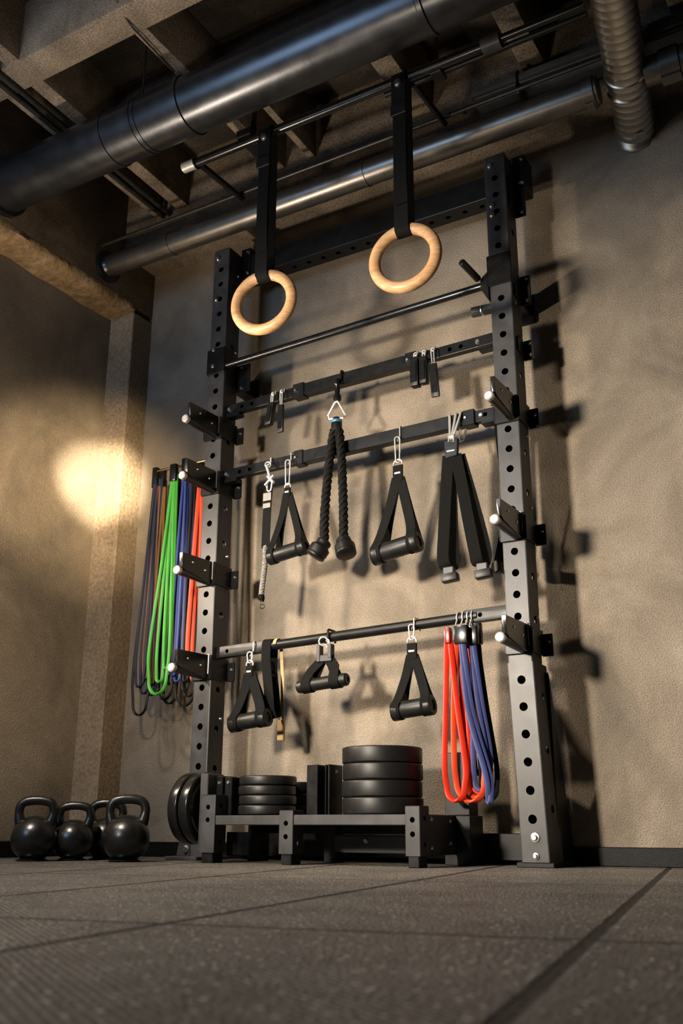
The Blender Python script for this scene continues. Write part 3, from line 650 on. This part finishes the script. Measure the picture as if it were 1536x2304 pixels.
# ---- clips hanging from the upper crossbar
def small_clip(x, zb, ztop, zbot, w, d, lab, tilt=0., y=YH, mat_='rubber', name='hanging_clip'):
    t = thing(name, (x, y, zbot), lab, 'clip', 'small black clips on the upper crossbar')
    mb = bar_hook(MB(), x, y, zb, .022, r=.002); carabiner(mb, (x, y, zb - .012), (x + tilt * .3, y, ztop - .004), .015, .0021, nrm=Yv + X * .5)
    tag(mb.build('carabiner', 'chrome', t), 'silver clip')
    h = ztop - zbot
    MB().box(x - w / 2, x + w / 2, y - d / 2, y + d / 2, zbot, ztop, .0035, 2).map(lambda c: (c.x + tilt * (ztop - c.z) / h, c.y, c.z)).build('body', mat_, t)
    MB().box(x - w * .38, x + w * .38, y - d * .62, y - d * .4, zbot + h * .12, ztop - h * .18, .002).map(lambda c: (c.x + tilt * (ztop - c.z) / h, c.y, c.z)).build('face_plate', 'gloss', t)
    return t
small_clip(-1.874, 1.6295, 1.575, 1.490, .026, .024, 'left of two small black clips at the left end of the upper crossbar', -.014)
small_clip(-1.836, 1.6305, 1.560, 1.452, .024, .012, 'right of two small black clips at the left end, hanging slightly lower', .0)
small_clip(-1.296, 1.6430, 1.610, 1.504, .030, .030, 'leftmost black block clip at the right end of the upper crossbar')
small_clip(-1.264, 1.6435, 1.606, 1.508, .026, .026, 'middle black block clip at the right end of the upper crossbar')
small_clip(-1.232, 1.6442, 1.575, 1.452, .030, .010, 'long thin black clip, rightmost at the right end of the upper crossbar', .008)

# ---- labelled strap with thin rope at left of middle crossbar
t = thing('labelled_strap', (-1.885, YH, 1.24), 'narrow strap with grey label and thin tasselled rope, far left of the middle crossbar', 'strap')
mb = bar_hook(MB(), -1.886, YH, 1.3680, .03, r=.003); mb.cyl((-1.890, YH - .004, 1.335), (-1.868, YH - .004, 1.272), .0055, 12).cyl((-1.882, YH - .006, 1.292), (-1.856, YH - .006, 1.262), .006, 12).cyl((-1.856, YH - .008, 1.290), (-1.892, YH - .008, 1.258), .0045, 12).torus((-1.886, YH, 1.338), V((.4, -1, 0)), .010, .003, 20, 8)
carabiner(mb, (-1.878, YH, 1.276), (-1.878, YH, 1.236), .022, .003)
tag(mb.build('double_clip', 'chrome', t), 'bright silver double snap')
MB().ribbon(bez([(-1.880, YH, 1.245), (-1.883, YH, 1.20), (-1.887, YH + .002, 1.12), (-1.890, YH + .004, 1.03)]), .034, .003, X).build('webbing', 'strap', t)
tag(MB().obox((-1.8835, YH - .0045, 1.182), (.032, .003, .018), None, .001).obox((-1.883, YH - .004, 1.215), (.034, .003, .03), None, .001).build('label', 'greylabel', t), 'grey fabric label')
q = bez([(-1.888, YH + .002, 1.035), (-1.888, YH + .002, .98), (-1.893, YH, .92), (-1.899, YH, .862)], 14)
tag(twisted(MB(), q, .005, .0056, .03).build('cord', 'greyrope', t), 'thin pale twisted rope')
mb = MB()
for k in range(16):
    a = random.uniform(0, 6.28); l = random.uniform(.014, .03); rr = random.uniform(.004, .014)
    mb.tube(bez([(-1.898, YH, .866), (-1.898 + rr * math.cos(a), YH + rr * math.sin(a), .866 - l * .5), (-1.896 + rr * .8 * math.cos(a + .6), YH + rr * .8 * math.sin(a + .6), .866 - l)], 4), .0022, 6)
mb.lathe([(0, 0), (.009, .002), (.011, .010), (.006, .018), (0, .018)], (-1.898, YH, .850), Z, 14).build('tassel', 'rope', t)
MB().torus((-1.894, YH, .822), V((.5, -1, 0)), .008, .0014, 16, 6).build('loop', 'black', t)

# ---- pair of long loop straps with end buckles at right of middle crossbar
t = thing('loop_straps', (-1.165, YH, .85), 'pair of long black strap loops with end buckles at the right of the middle crossbar', 'straps')
mb = MB()
for x, yw, xb in ((-1.188, -.35, -1.176), (-1.162, .10, -1.168), (-1.140, .55, -1.160)):
    cz0, cz1, cy0, cy1, k = 1.290, 1.3885, 2.7275, 2.7735, .012
    loop = []
    for (cy, cz, t0) in ((cy0 + k, cz1 - k, .5), (cy1 - k, cz1 - k, 0), (cy1 - k, cz0 + k, -.5), (cy0 + k, cz0 + k, -1)):
        loop += [V((0, cy + k * math.cos((t0 + .5 - q / 4 * .5) * math.pi), cz + k * math.sin((t0 + .5 - q / 4 * .5) * math.pi))) for q in range(5)]
    for v in loop:
        w_ = (v.z - 1.34) / .05; v.x = x + (xb - x) * max(0, -w_) + (v.y - 2.75) * yw * .5; v.y -= .030 * max(0, -w_)
    mb.tube(loop, .0042, 8, True)
mb.tube([(-1.178, YH - .012, 1.279), (-1.178, YH - .012, 1.300), (-1.160, YH - .012, 1.300), (-1.160, YH - .012, 1.279)], .003, 8, True)
tag(mb.build('carabiner', 'chrome', t), 'three silver carabiners')
MB().poly([V((-1.196, YH - .012, 1.288)), V((-1.178, YH - .012, 1.281)), V((-1.163, YH - .012, 1.281)), V((-1.146, YH - .012, 1.289)), V((-1.150, YH - .012, 1.228)), V((-1.194, YH - .012, 1.224))], (0, .014, 0), .003).build('top_buckle', 'gloss', t)
tag(MB().box(-1.186, -1.158, YH - .0145, YH - .011, 1.245, 1.250, .001).build('slot', 'chrome', t), 'silver slot')
for s, xt, xb, zb in ((-1, -1.186, -1.204, .868), (1, -1.156, -1.098, .866)):
    fr = [V((xt + s * -.002, YH - .006, 1.235)), V((xt + (xb - xt) * .3, YH - .012, 1.13)), V((xt + (xb - xt) * .72, YH - .022, .99)), V((xb, YH - .026, .90))]
    bt = [V((xb + .004, YH - .024, zb + .006)), V((xb + .010, YH - .010, zb - .004)), V((xb + .016, YH + .008, zb + .004))]
    bk = [V((xb + .018, YH + .012, .92)), V((xt + (xb - xt) * .6 + .012, YH + .010, 1.06)), V((xt + .006, YH + .006, 1.235))]
    MB().ribbon(bez(fr + bt + bk, 8), .037, .003, X + Yv * (.25)).build('strap_loop', 'strap', t)
    bx = xb + (.008 if s < 0 else .012)
    MB().obox((bx + .006, YH - .012, zb - .014), (.036, .022, .026), None, .003).build('buckle', 'satin', t)
    MB().obox((bx + .010, YH - .016, zb - .036), (.052, .034, .026), (V((1, .12, .12)), V((-.12, 1, 0)), V((-.12, 0, 1))), .004, 2).build('end_block', 'rubber', t)
# handle glimpsed behind the right post
t = thing('cable_attachment', (-1.05, 2.80, .86), 'black handle half hidden behind the right post, beside the loop straps', 'cable attachment', 'cable attachments')
MB().ribbon([(-1.036, 2.772, 1.37), (-1.035, 2.80, 1.2), (-1.038, 2.81, 1.02), (-1.068, 2.80, .885)], .030, .003, X + Yv * .6).ribbon([(-1.036, 2.772, 1.37), (-1.03, 2.82, 1.2), (-1.026, 2.86, 1.02), (-1.034, 2.875, .885)], .030, .003, X + Yv * .6).build('strap_leg', 'strap', t)
MB().lathe([(0, 0), (.017, 0), (.021, .004), (.021, .018), (.018, .022), (.018, .098), (.021, .102), (.021, .116), (.017, .12), (0, .12)], (-1.074, 2.785, .874), V((.42, 1, 0)), 28).build('grip', 'rubber', t)
bar_hook(MB(), -1.036, YH, 1.392, .01, r=.003).build('hook', 'black', t)

# ------------------------------------------------------------------ resistance bands
def band_path(xt, yt, zt, xl, xr, zb, lean=0., dy=0., n=14, wt=.010, bulge=0.):
    """closed hanging loop: both strands leave the top at xt and part to xl / xr at the bottom bend"""
    xm, R_ = (xl + xr) / 2, abs(xr - xl) / 2; zb_ = zb + R_ * 1.25
    Lf = bez([V((xt - wt / 2, yt, zt)), V((xt - wt / 2 + (xl - xt) * .42 + lean, yt - .004 + dy * .4, zt + (zb_ - zt) * .45)), V((xl + lean * .3 - bulge, yt - .006 + dy * .8, zt + (zb_ - zt) * .85)), V((xl, yt + dy, zb_))], n)
    Rt = bez([V((xr, yt + dy, zb_)), V((xr + lean * .3 + bulge, yt + .006 + dy * .8, zt + (zb_ - zt) * .85)), V((xt + wt / 2 + (xr - xt) * .42 + lean, yt + .004 + dy * .4, zt + (zb_ - zt) * .45)), V((xt + wt / 2, yt, zt))], n)
    U = [V((xm - R_ * math.cos(a), yt + dy, zb_ - R_ * 1.25 * math.sin(a))) for a in [math.pi * i / 12 for i in range(1, 12)]]
    Tp = [V((xt + wt / 2 * math.cos(a), yt, zt + wt / 2 * math.sin(a))) for a in [math.pi * i / 6 for i in range(1, 6)]]
    return Lf + U + Rt + Tp
def band(lab, m, xt, yt, zt, loops, w=.012, th=.006, group=None, clip=None, hint=None, clipm='gloss'):
    t = thing('resistance_band', (xt, yt, zt), lab, 'resistance band', group)
    for lp in loops:
        MB().sweep(band_path(xt + lp.get('dx', 0), yt + lp.get('yo', 0), zt, lp['l'], lp['r'], lp['b'], lp.get('lean', 0), lp.get('dy', 0), wt=lp.get('wt', .010), bulge=lp.get('bulge', 0)),
                   [(w / 2 * math.copysign(abs(math.cos(a)) ** .6, math.cos(a)), th / 2 * math.copysign(abs(math.sin(a)) ** .6, math.sin(a))) for a in [2 * math.pi * i / 12 for i in range(12)]], True, hint or (X * .85 + Yv * .5)).build('loop', m, t)
    if clip:
        cw, ch = clip
        MB().obox((xt, yt, zt + ch * .15), (cw, .022, ch), None, .004, 2).build('clip', clipm, t)
    return t
# rod on the left post carrying the left-hand bands
BY = 2.765
t = thing('band_rod', (-2.33, BY, 1.43), 'thin brass rod on the left post carrying the left bands', 'rod')
MB().cyl((-2.468, BY, 1.432), (-2.176, BY, 1.432), .005, 16).build('rod', 'brass', t)
tag(MB().lathe([(0, 0), (.010, .0), (.012, .004), (.012, .014), (.007, .020), (0, .020)], (-2.192, BY, 1.436), X, 18).build('end_nut', 'brass', t), 'brass nut')
LG = 'bands on the brass rod'
band('black band forming the longest loop, farthest left on the brass rod', 'blackband', -2.455, BY, 1.392, [dict(l=-2.494, r=-2.430, b=.490, bulge=.004)], .010, .005, LG, (.024, .085))
band('dark navy band inside the longest black loop at far left', 'navy', -2.444, BY - .012, 1.37, [dict(l=-2.478, r=-2.442, b=.590), dict(l=-2.462, r=-2.428, b=.566, yo=.01), dict(l=-2.470, r=-2.450, b=.61, yo=.018)], .010, .005, LG)
band('navy band with salmon inner strand beside the far left black loop', 'salmon', -2.432, BY - .004, 1.36, [dict(l=-2.452, r=-2.434, b=.62)], .006, .004, LG)
band('second dark navy band from the left end of the rod', 'navy', -2.428, BY + .012, 1.392, [dict(l=-2.440, r=-2.404, b=.560), dict(l=-2.428, r=-2.406, b=.590, yo=-.012), dict(l=-2.448, r=-2.416, b=.575, yo=.012)], .010, .005, LG, (.022, .075))
band('thin ochre band between the navy bands and the green band', 'ochre', -2.400, BY - .008, 1.352, [dict(l=-2.412, r=-2.396, b=.60, wt=.006)], .009, .005, LG)
band('black band hanging behind the green band', 'blackband', -2.372, BY + .030, 1.38, [dict(l=-2.402, r=-2.342, b=.545), dict(l=-2.388, r=-2.330, b=.530, yo=.012), dict(l=-2.396, r=-2.366, b=.575, yo=-.012), dict(l=-2.376, r=-2.352, b=.60, yo=.02)], .011, .005, LG, (.030, .060))
band('bright green band on the brass rod', 'green', -2.338, BY - .030, 1.385, [dict(l=-2.399, r=-2.318, b=.556, bulge=.002), dict(l=-2.372, r=-2.345, b=.60, yo=.010, dx=-.004), dict(l=-2.338, r=-2.316, b=.645, yo=.004, dx=.006)], .0125, .007, LG, (.030, .070))
band('bright blue band right of the green band', 'blue', -2.300, BY - .012, 1.41, [dict(l=-2.318, r=-2.296, b=.62), dict(l=-2.306, r=-2.282, b=.60, yo=.012)], .010, .005, LG, (.022, .065))
band('indigo band between the blue and the orange bands', 'indigo', -2.282, BY + .012, 1.395, [dict(l=-2.300, r=-2.266, b=.66)], .010, .005, LG)
band('black band looping lowest beside the left post', 'blackband', -2.268, BY + .026, 1.385, [dict(l=-2.318, r=-2.232, b=.515), dict(l=-2.292, r=-2.244, b=.550, yo=.012), dict(l=-2.270, r=-2.250, b=.60, yo=-.02), dict(l=-2.282, r=-2.258, b=.57, yo=-.008)], .009, .005, LG, (.022, .05))
band('orange-red band hanging closest to the left post', 'orange', -2.226, BY - .004, 1.385, [dict(l=-2.246, r=-2.206, b=.63), dict(l=-2.236, r=-2.196, b=.60, yo=.014)], .0165, .006, LG, (.024, .06))
band('thin teal band behind the orange band at the left post', 'teal', -2.216, BY + .03, 1.30, [dict(l=-2.232, r=-2.206, b=.545)], .006, .004, LG)

# right-hand bands on the bottom bar
RB = 'bands on the bottom bar'
YB = 2.690
def rhook(x, lab):
    t = thing('band_hook', (x, 2.75, .70), lab, 'hook', 'hooks over the bottom bar')
    tag(MB().tube(arc((x, 2.75, zD(x)), -Yv, Z, .020, -.5, math.pi + .3, 12) + [], .0024, 8).tube([(x, 2.7325, zD(x) - .008), (x + .001, YB + .012, .668), (x + .002, YB + .004, .640)], .0024, 8).build('wire', 'chrome', t), 'silver wire hook')
for x, lab in ((-1.184, 'silver hook over the bottom bar carrying the red bands'), (-1.166, 'silver hook between the red and blue band hooks'), (-1.150, 'dark-topped hook carrying the blue bands'), (-1.136, 'rightmost hook over the bottom bar')): rhook(x, lab)
H2 = X * .8 + Yv * .5
band('bright red band, outermost loop at the left of the right-hand bunch', 'red', -1.196, YB, .645, [dict(l=-1.214, r=-1.160, b=.176, bulge=.003)], .0175, .009, RB, (.020, .050), H2, 'darkred')
band('orange-red band in the middle of the right-hand bunch', 'orange', -1.168, YB + .012, .660, [dict(l=-1.190, r=-1.100, b=.174, lean=-.006), dict(l=-1.160, r=-1.112, b=.186, yo=.016, dx=.004)], .0175, .009, RB, None, H2)
band('red band behind the orange-red one in the right-hand bunch', 'red', -1.150, YB + .030, .640, [dict(l=-1.148, r=-1.094, b=.196)], .014, .008, RB, None, H2)
band('indigo blue band, front one, crossing the red loops', 'indigo', -1.146, YB - .016, .640, [dict(l=-1.082, r=-1.075, b=.170, lean=-.010, wt=.006)], .0165, .009, RB, (.044, .056), H2)
band('indigo blue band behind, ending above the red loops', 'indigo', -1.124, YB + .010, .640, [dict(l=-1.092, r=-1.084, b=.250, wt=.006), dict(l=-1.140, r=-1.102, b=.205, yo=.02, dx=-.004, wt=.006)], .0155, .009, RB, (.040, .056), H2)
band('black band hidden at the back of the right-hand bunch', 'blackband', -1.130, YB + .050, .650, [dict(l=-1.126, r=-1.082, b=.182), dict(l=-1.150, r=-1.112, b=.25, yo=.01)], .015, .008, RB, (.044, .066), H2)

# ------------------------------------------------------------------ plate storage stand
SY = 2.50; SB = 2.80
st = thing('plate_stand', (-1.58, SY, 0), 'low black steel plate stand between the rack posts', 'stand')
def leg(x0, x1, zt):
    o = MB().perf_tube((x0, SY, .030), X, Yv, Z, x1 - x0, .06, zt - .030, [zt - .030 - .035, zt - .030 - .072], [.03, zt - .06], r=.0075, c=.0025).build('leg', 'satin', st, 12)
    MB().box(x0 + .0015, x1 - .0015, SY + .0015, SY + .0585, zt - .003, zt + .002, .001).build('leg_cap', 'black', o)
    MB().box(x0 + .006, x1 - .006, SY + .004, SY + .056, 0, .034, .002).build('foot', 'black', o)
leg(-1.952, -1.898, .196); leg(-1.665, -1.617, .149); leg(-1.256, -1.211, .158)
for a, b_ in ((-1.952, -1.900), (-1.664, -1.620), (-1.255, -1.213)):
    MB().box(a, b_, SB - .05, SB, 0, .132, .002).build('rear_leg', 'black', st)
MB().box(-1.90, -1.664, SY + .004, SY + .054, .109, .1365, .002).build('front_rail', 'satin', st)
MB().box(-1.618, -1.255, SY + .004, SY + .054, .109, .1375, .002).build('front_rail', 'satin', st)
MB().box(-1.95, -1.17, SB - .03, SB + .0, .085, .137, .002).build('rear_rail', 'black', st)
MB().box(-1.945, -1.215, SY + .05, SB - .02, .126, .1375, .002).build('shelf_panel', 'black', st)
sp = MB().box(-1.222, -1.212, SY + .055, SB + .02, .030, .138, .002).build('side_panel', 'satin', st)
for yy, zz in ((SY + .075, .125), (SY + .20, .12), (SY + .20, .06), (SY + .075, .05)):
    MB().lathe([(0, .004), (.004, .004), (.0055, 0), (0, 0)], (-1.212, yy, zz), X, 12).build('bolt', 'bolt', sp)
MB().box(-1.616, -1.258, SB - .065, SB - .055, .030, .080, .002).build('inner_panel', 'satin', st)
MB().lathe([(0, .008), (.005, .008), (.008, .004), (.008, 0), (0, 0)], (-1.505, SB - .065, .065), -Yv, 14).build('bolt', 'bolt', st)
def channel(x0, x1, y0, y1, z0, z1, name='divider'):
    """upright H-shaped channel post"""
    xm = (x0 + x1) / 2
    o = MB().box(x0, xm - .006, y0 + .004, y1, z0, z1, .002).box(xm - .004, xm + .002, y0 - .004, y1, z0, z1, .001).box(x1 - .006, x1, y0, y1, z0, z1, .001).box(xm + .018, xm + .022, y0 + .012, y1, z0, z1, .001).box(xm, x1, y1 - .006, y1, z0, z1, .001).build(name, 'gloss', st)
    MB().lathe([(0, .004), (.004, .004), (.0055, 0), (0, 0)], (x1, (y0 + y1) / 2, z1 - .02), X, 10).build('bolt', 'bolt', o)
    return o
channel(-1.628, -1.545, 2.585, 2.66, .137, .282)
MB().box(-1.975, -1.945, 2.52, 2.60, .03, .262, .002).build('peg_plate', 'satin', st)
pp = MB().box(-1.946, -1.920, 2.562, 2.64, .137, .256, .002).box(-1.912, -1.884, 2.562, 2.64, .137, .252, .002).box(-1.944, -1.884, 2.64, 2.646, .137, .252, .001).build('divider', 'gloss', st)
for xx, zz in ((-1.932, .235), (-1.898, .235), (-1.932, .19)): MB().lathe([(0, .004), (.004, .004), (.0055, 0), (0, 0)], (xx, 2.562, zz), -Yv, 10).build('bolt', 'bolt', pp)
MB().cyl((-2.098, 2.583, .160), (-1.96, 2.583, .160), .020, 24).build('plate_peg', 'satin', st)
MB().box(-1.248, -1.170, 2.745, 2.81, .137, .315, .002).build('divider', 'black', st)
MB().box(-1.210, -1.165, 2.735, SB + .03, 0, .137, .002).build('end_box', 'black', st)

# plates
def plate(r, h, x, y, z, lab, group, axis=Z, name='weight_plate', m='rubber'):
    t = thing(name, (x, y, z), lab, 'weight plate', group); ax = V(axis)
    g = .0022
    MB().lathe([(.026, 0), (r - .006, 0), (r - .003, .0008), (r - .0008, .0025), (r, .005), (r, h - .005), (r - .0008, h - .0025), (r - .003, h - .0008), (r - .006, h), (r * .80, h), (r * .76, h - .003), (r * .42, h - .003), (r * .38, h), (.026, h)], (x, y, z), ax, 72).build('disc', m, t)
    MB().lathe([(.0245, -.0), (.0265, 0), (.0265, h), (.0245, h)], (x, y, z), ax, 32).build('hub', 'bolt', t)
    return t
px, py = -1.40, 2.645; z = .1385; names = ('bottom', 'second from bottom', 'second from top', 'top')
for i in range(4):
    plate(.1185, .0470, px + (.001, -.002, .001, 0)[i], py, z + .0475 * i, 'large black weight plate, %s of the tall stack' % names[i], 'tall stack of weight plates')
px, py = -1.793, 2.625
for i in range(4):
    plate(.089, .0285, px + (0, .002, -.001, .001)[i], py, z + .0290 * i, 'small black weight plate, %s of the low stack' % names[i], 'low stack of weight plates')
for i in range(3):
    plate(.060, .034, -1.775, 2.782, z + .0345 * i, 'little black weight plate behind the low stack, %s of its pile' % ('bottom', 'middle', 'top')[i], 'little plates behind the low stack')
plate(.109, .036, -2.066, 2.583, .160, 'black bumper plate standing on edge beside the stand, outer one', 'plates standing on edge', X, m='gloss')
plate(.109, .036, -2.024, 2.583, .160, 'black bumper plate standing on edge beside the stand, inner one', 'plates standing on edge', X, m='gloss')

# ------------------------------------------------------------------ kettlebells
def kettlebell(x, y, s, yaw, lab):
    t = thing('kettlebell', (x, y, 0), lab, 'kettlebell', 'kettlebells on the floor')
    f = lambda p: V((x, y, 0)) + Matrix.Rotation(yaw, 3, 'Z') @ V(p) * s
    R_ = .072
    prof = [(0, .0), (.046, 0), (.052, .003)]
    for i in range(1, 22):
        a = -math.pi / 2 + math.pi * (i + 3.5) / 26.5; prof.append((R_ * math.cos(a) * 1.0, .068 + R_ * math.sin(a) * .96))
    prof += [(0, prof[-1][1] + .001)]
    MB().lathe(prof, (0, 0, 0), Z, 48).map(f).build('body', 'iron', t)
    P = bez([(-.043, 0, .105), (-.051, 0, .130), (-.0535, 0, .155), (-.045, 0, .174), (-.023, 0, .1815), (0, 0, .183), (.023, 0, .1815), (.045, 0, .174), (.0535, 0, .155), (.051, 0, .130), (.043, 0, .105)], 5)
    mb = MB(); T, F = mb._frames([V(p) for p in P], False, Yv); n = len(P); rows = []
    for i, (p, tt, w) in enumerate(zip(P, T, F)):
        q = abs(i / (n - 1) * 2 - 1); r = .0142 + .006 * max(0, q - .70) / .30; u = tt.cross(w)
        rows.append([mb.bm.verts.new(V(p) + (w * math.cos(a) + u * math.sin(a)) * r) for a in [2 * math.pi * k / 16 for k in range(16)]])
    for A, B in zip(rows, rows[1:]):
        for k in range(16): mb.bm.faces.new((A[k], A[(k + 1) % 16], B[(k + 1) % 16], B[k]))
    mb.bm.faces.new(rows[0]); mb.bm.faces.new(rows[-1])
    mb.map(f).build('handle', 'iron', t)
kettlebell(-2.49, 2.345, 1.0, .62, 'black kettlebell standing farthest left')
kettlebell(-2.430, 2.455, .92, .60, 'black kettlebell second from left, slightly smaller')
kettlebell(-2.417, 2.590, .98, .55, 'black kettlebell at the back between two others')
kettlebell(-2.205, 2.455, 1.02, .60, 'black kettlebell nearest the plate stand')

# ------------------------------------------------------------------ light
def aim(o, tgt):
    o.rotation_euler = (V(tgt) - o.location).to_track_quat('-Z', 'Y').to_euler()
def spot(name, loc, tgt, power, col, size, blend, rad):
    l = bpy.data.lights.new(name, 'SPOT'); l.energy = power; l.color = col; l.spot_size = math.radians(size); l.spot_blend = blend; l.shadow_soft_size = rad
    o = bpy.data.objects.new(name, l); COL.objects.link(o); o.location = loc; aim(o, tgt); return o
def area(name, loc, tgt, power, col, sx, sy):
    l = bpy.data.lights.new(name, 'AREA'); l.shape = 'RECTANGLE'; l.size = sx; l.size_y = sy; l.energy = power; l.color = col
    o = bpy.data.objects.new(name, l); COL.objects.link(o); o.location = loc; aim(o, tgt); return o
spot('key_lamp', (-1.98, -.35, 1.05), (-1.10, 2.95, .84), 1020, (1, .86, .68), 52, 1, .14)
spot('side_lamp', (-2.72, 1.72, 1.15), (-1.0, 2.95, .88), 150, (1, .82, .62), 98, .9, .05)
spot('corner_lamp', (-1.45, 1.20, 1.36), (-2.80, 2.83, 1.455), 2100, (1, .83, .57), 12, 1, .02)
spot('corner_glow', (-1.45, 1.20, 1.36), (-2.83, 2.74, 1.40), 380, (1, .75, .44), 28, 1, .03)
spot('corner_wash', (-1.50, 1.20, 1.05), (-2.83, 2.50, .95), 105, (1, .77, .50), 58, 1, .05)
spot('beam_fill', (-2.60, 1.45, .95), (-2.76, 2.35, 2.25), 40, (1, .74, .44), 46, 1, .05)  # added spot that brightens the beam's underside strip
spot('floor_fill', (-2.3, .9, 2.35), (-1.55, 1.5, 0), 420, (1, .87, .72), 92, 1, .08)  # added overhead spot without a fixture, lifts the floor
spot('ceiling_fill', (-1.45, .55, .30), (-1.40, 1.50, 2.6), 110, (1, .82, .62), 60, 1, .10)  # added spot from below, brightens the undersides of the ceiling beams
spot('joist_fill', (-2.58, 1.62, .60), (-1.75, 2.25, 2.6), 150, (1, .83, .64), 62, 1, .06)  # added unseen spot reaching the joists behind the duct
area('window_light', (-2.45, -.7, 1.75), (-1.2, 1.9, 2.6), 38, (.46, .68, 1), .9, 1.2)
w = bpy.data.worlds.new('World'); S.world = w; w.use_nodes = True
w.node_tree.nodes['Background'].inputs[0].default_value = (.55, .62, .75, 1); w.node_tree.nodes['Background'].inputs[1].default_value = .03

# ------------------------------------------------------------------ camera
yaw, pitch, roll = math.radians(30.247), math.radians(17.855), math.radians(.19)
f = V((-math.sin(yaw) * math.cos(pitch), math.cos(yaw) * math.cos(pitch), math.sin(pitch)))
r = V((math.cos(yaw), math.sin(yaw), 0)); u = r.cross(f)
r2 = r * math.cos(roll) + u * math.sin(roll); u2 = u * math.cos(roll) - r * math.sin(roll)
cd = bpy.data.cameras.new('Camera'); cam = bpy.data.objects.new('Camera', cd); COL.objects.link(cam)
mt = Matrix((r2, u2, -f)).transposed().to_4x4(); mt.translation = (0, 0, .10); cam.matrix_world = mt
cd.sensor_fit = 'VERTICAL'; cd.sensor_height = 36; cd.sensor_width = 24; cd.lens = 2211 / 2304 * 36
cd.clip_start = .02
cd.dof.use_dof = True; cd.dof.focus_distance = 2.85; cd.dof.aperture_fstop = 6.0
S.camera = cam
S.view_settings.view_transform = 'Standard'; S.view_settings.look = 'None'; S.view_settings.gamma = 1; S.view_settings.exposure = 0
S.view_settings.use_curve_mapping = False
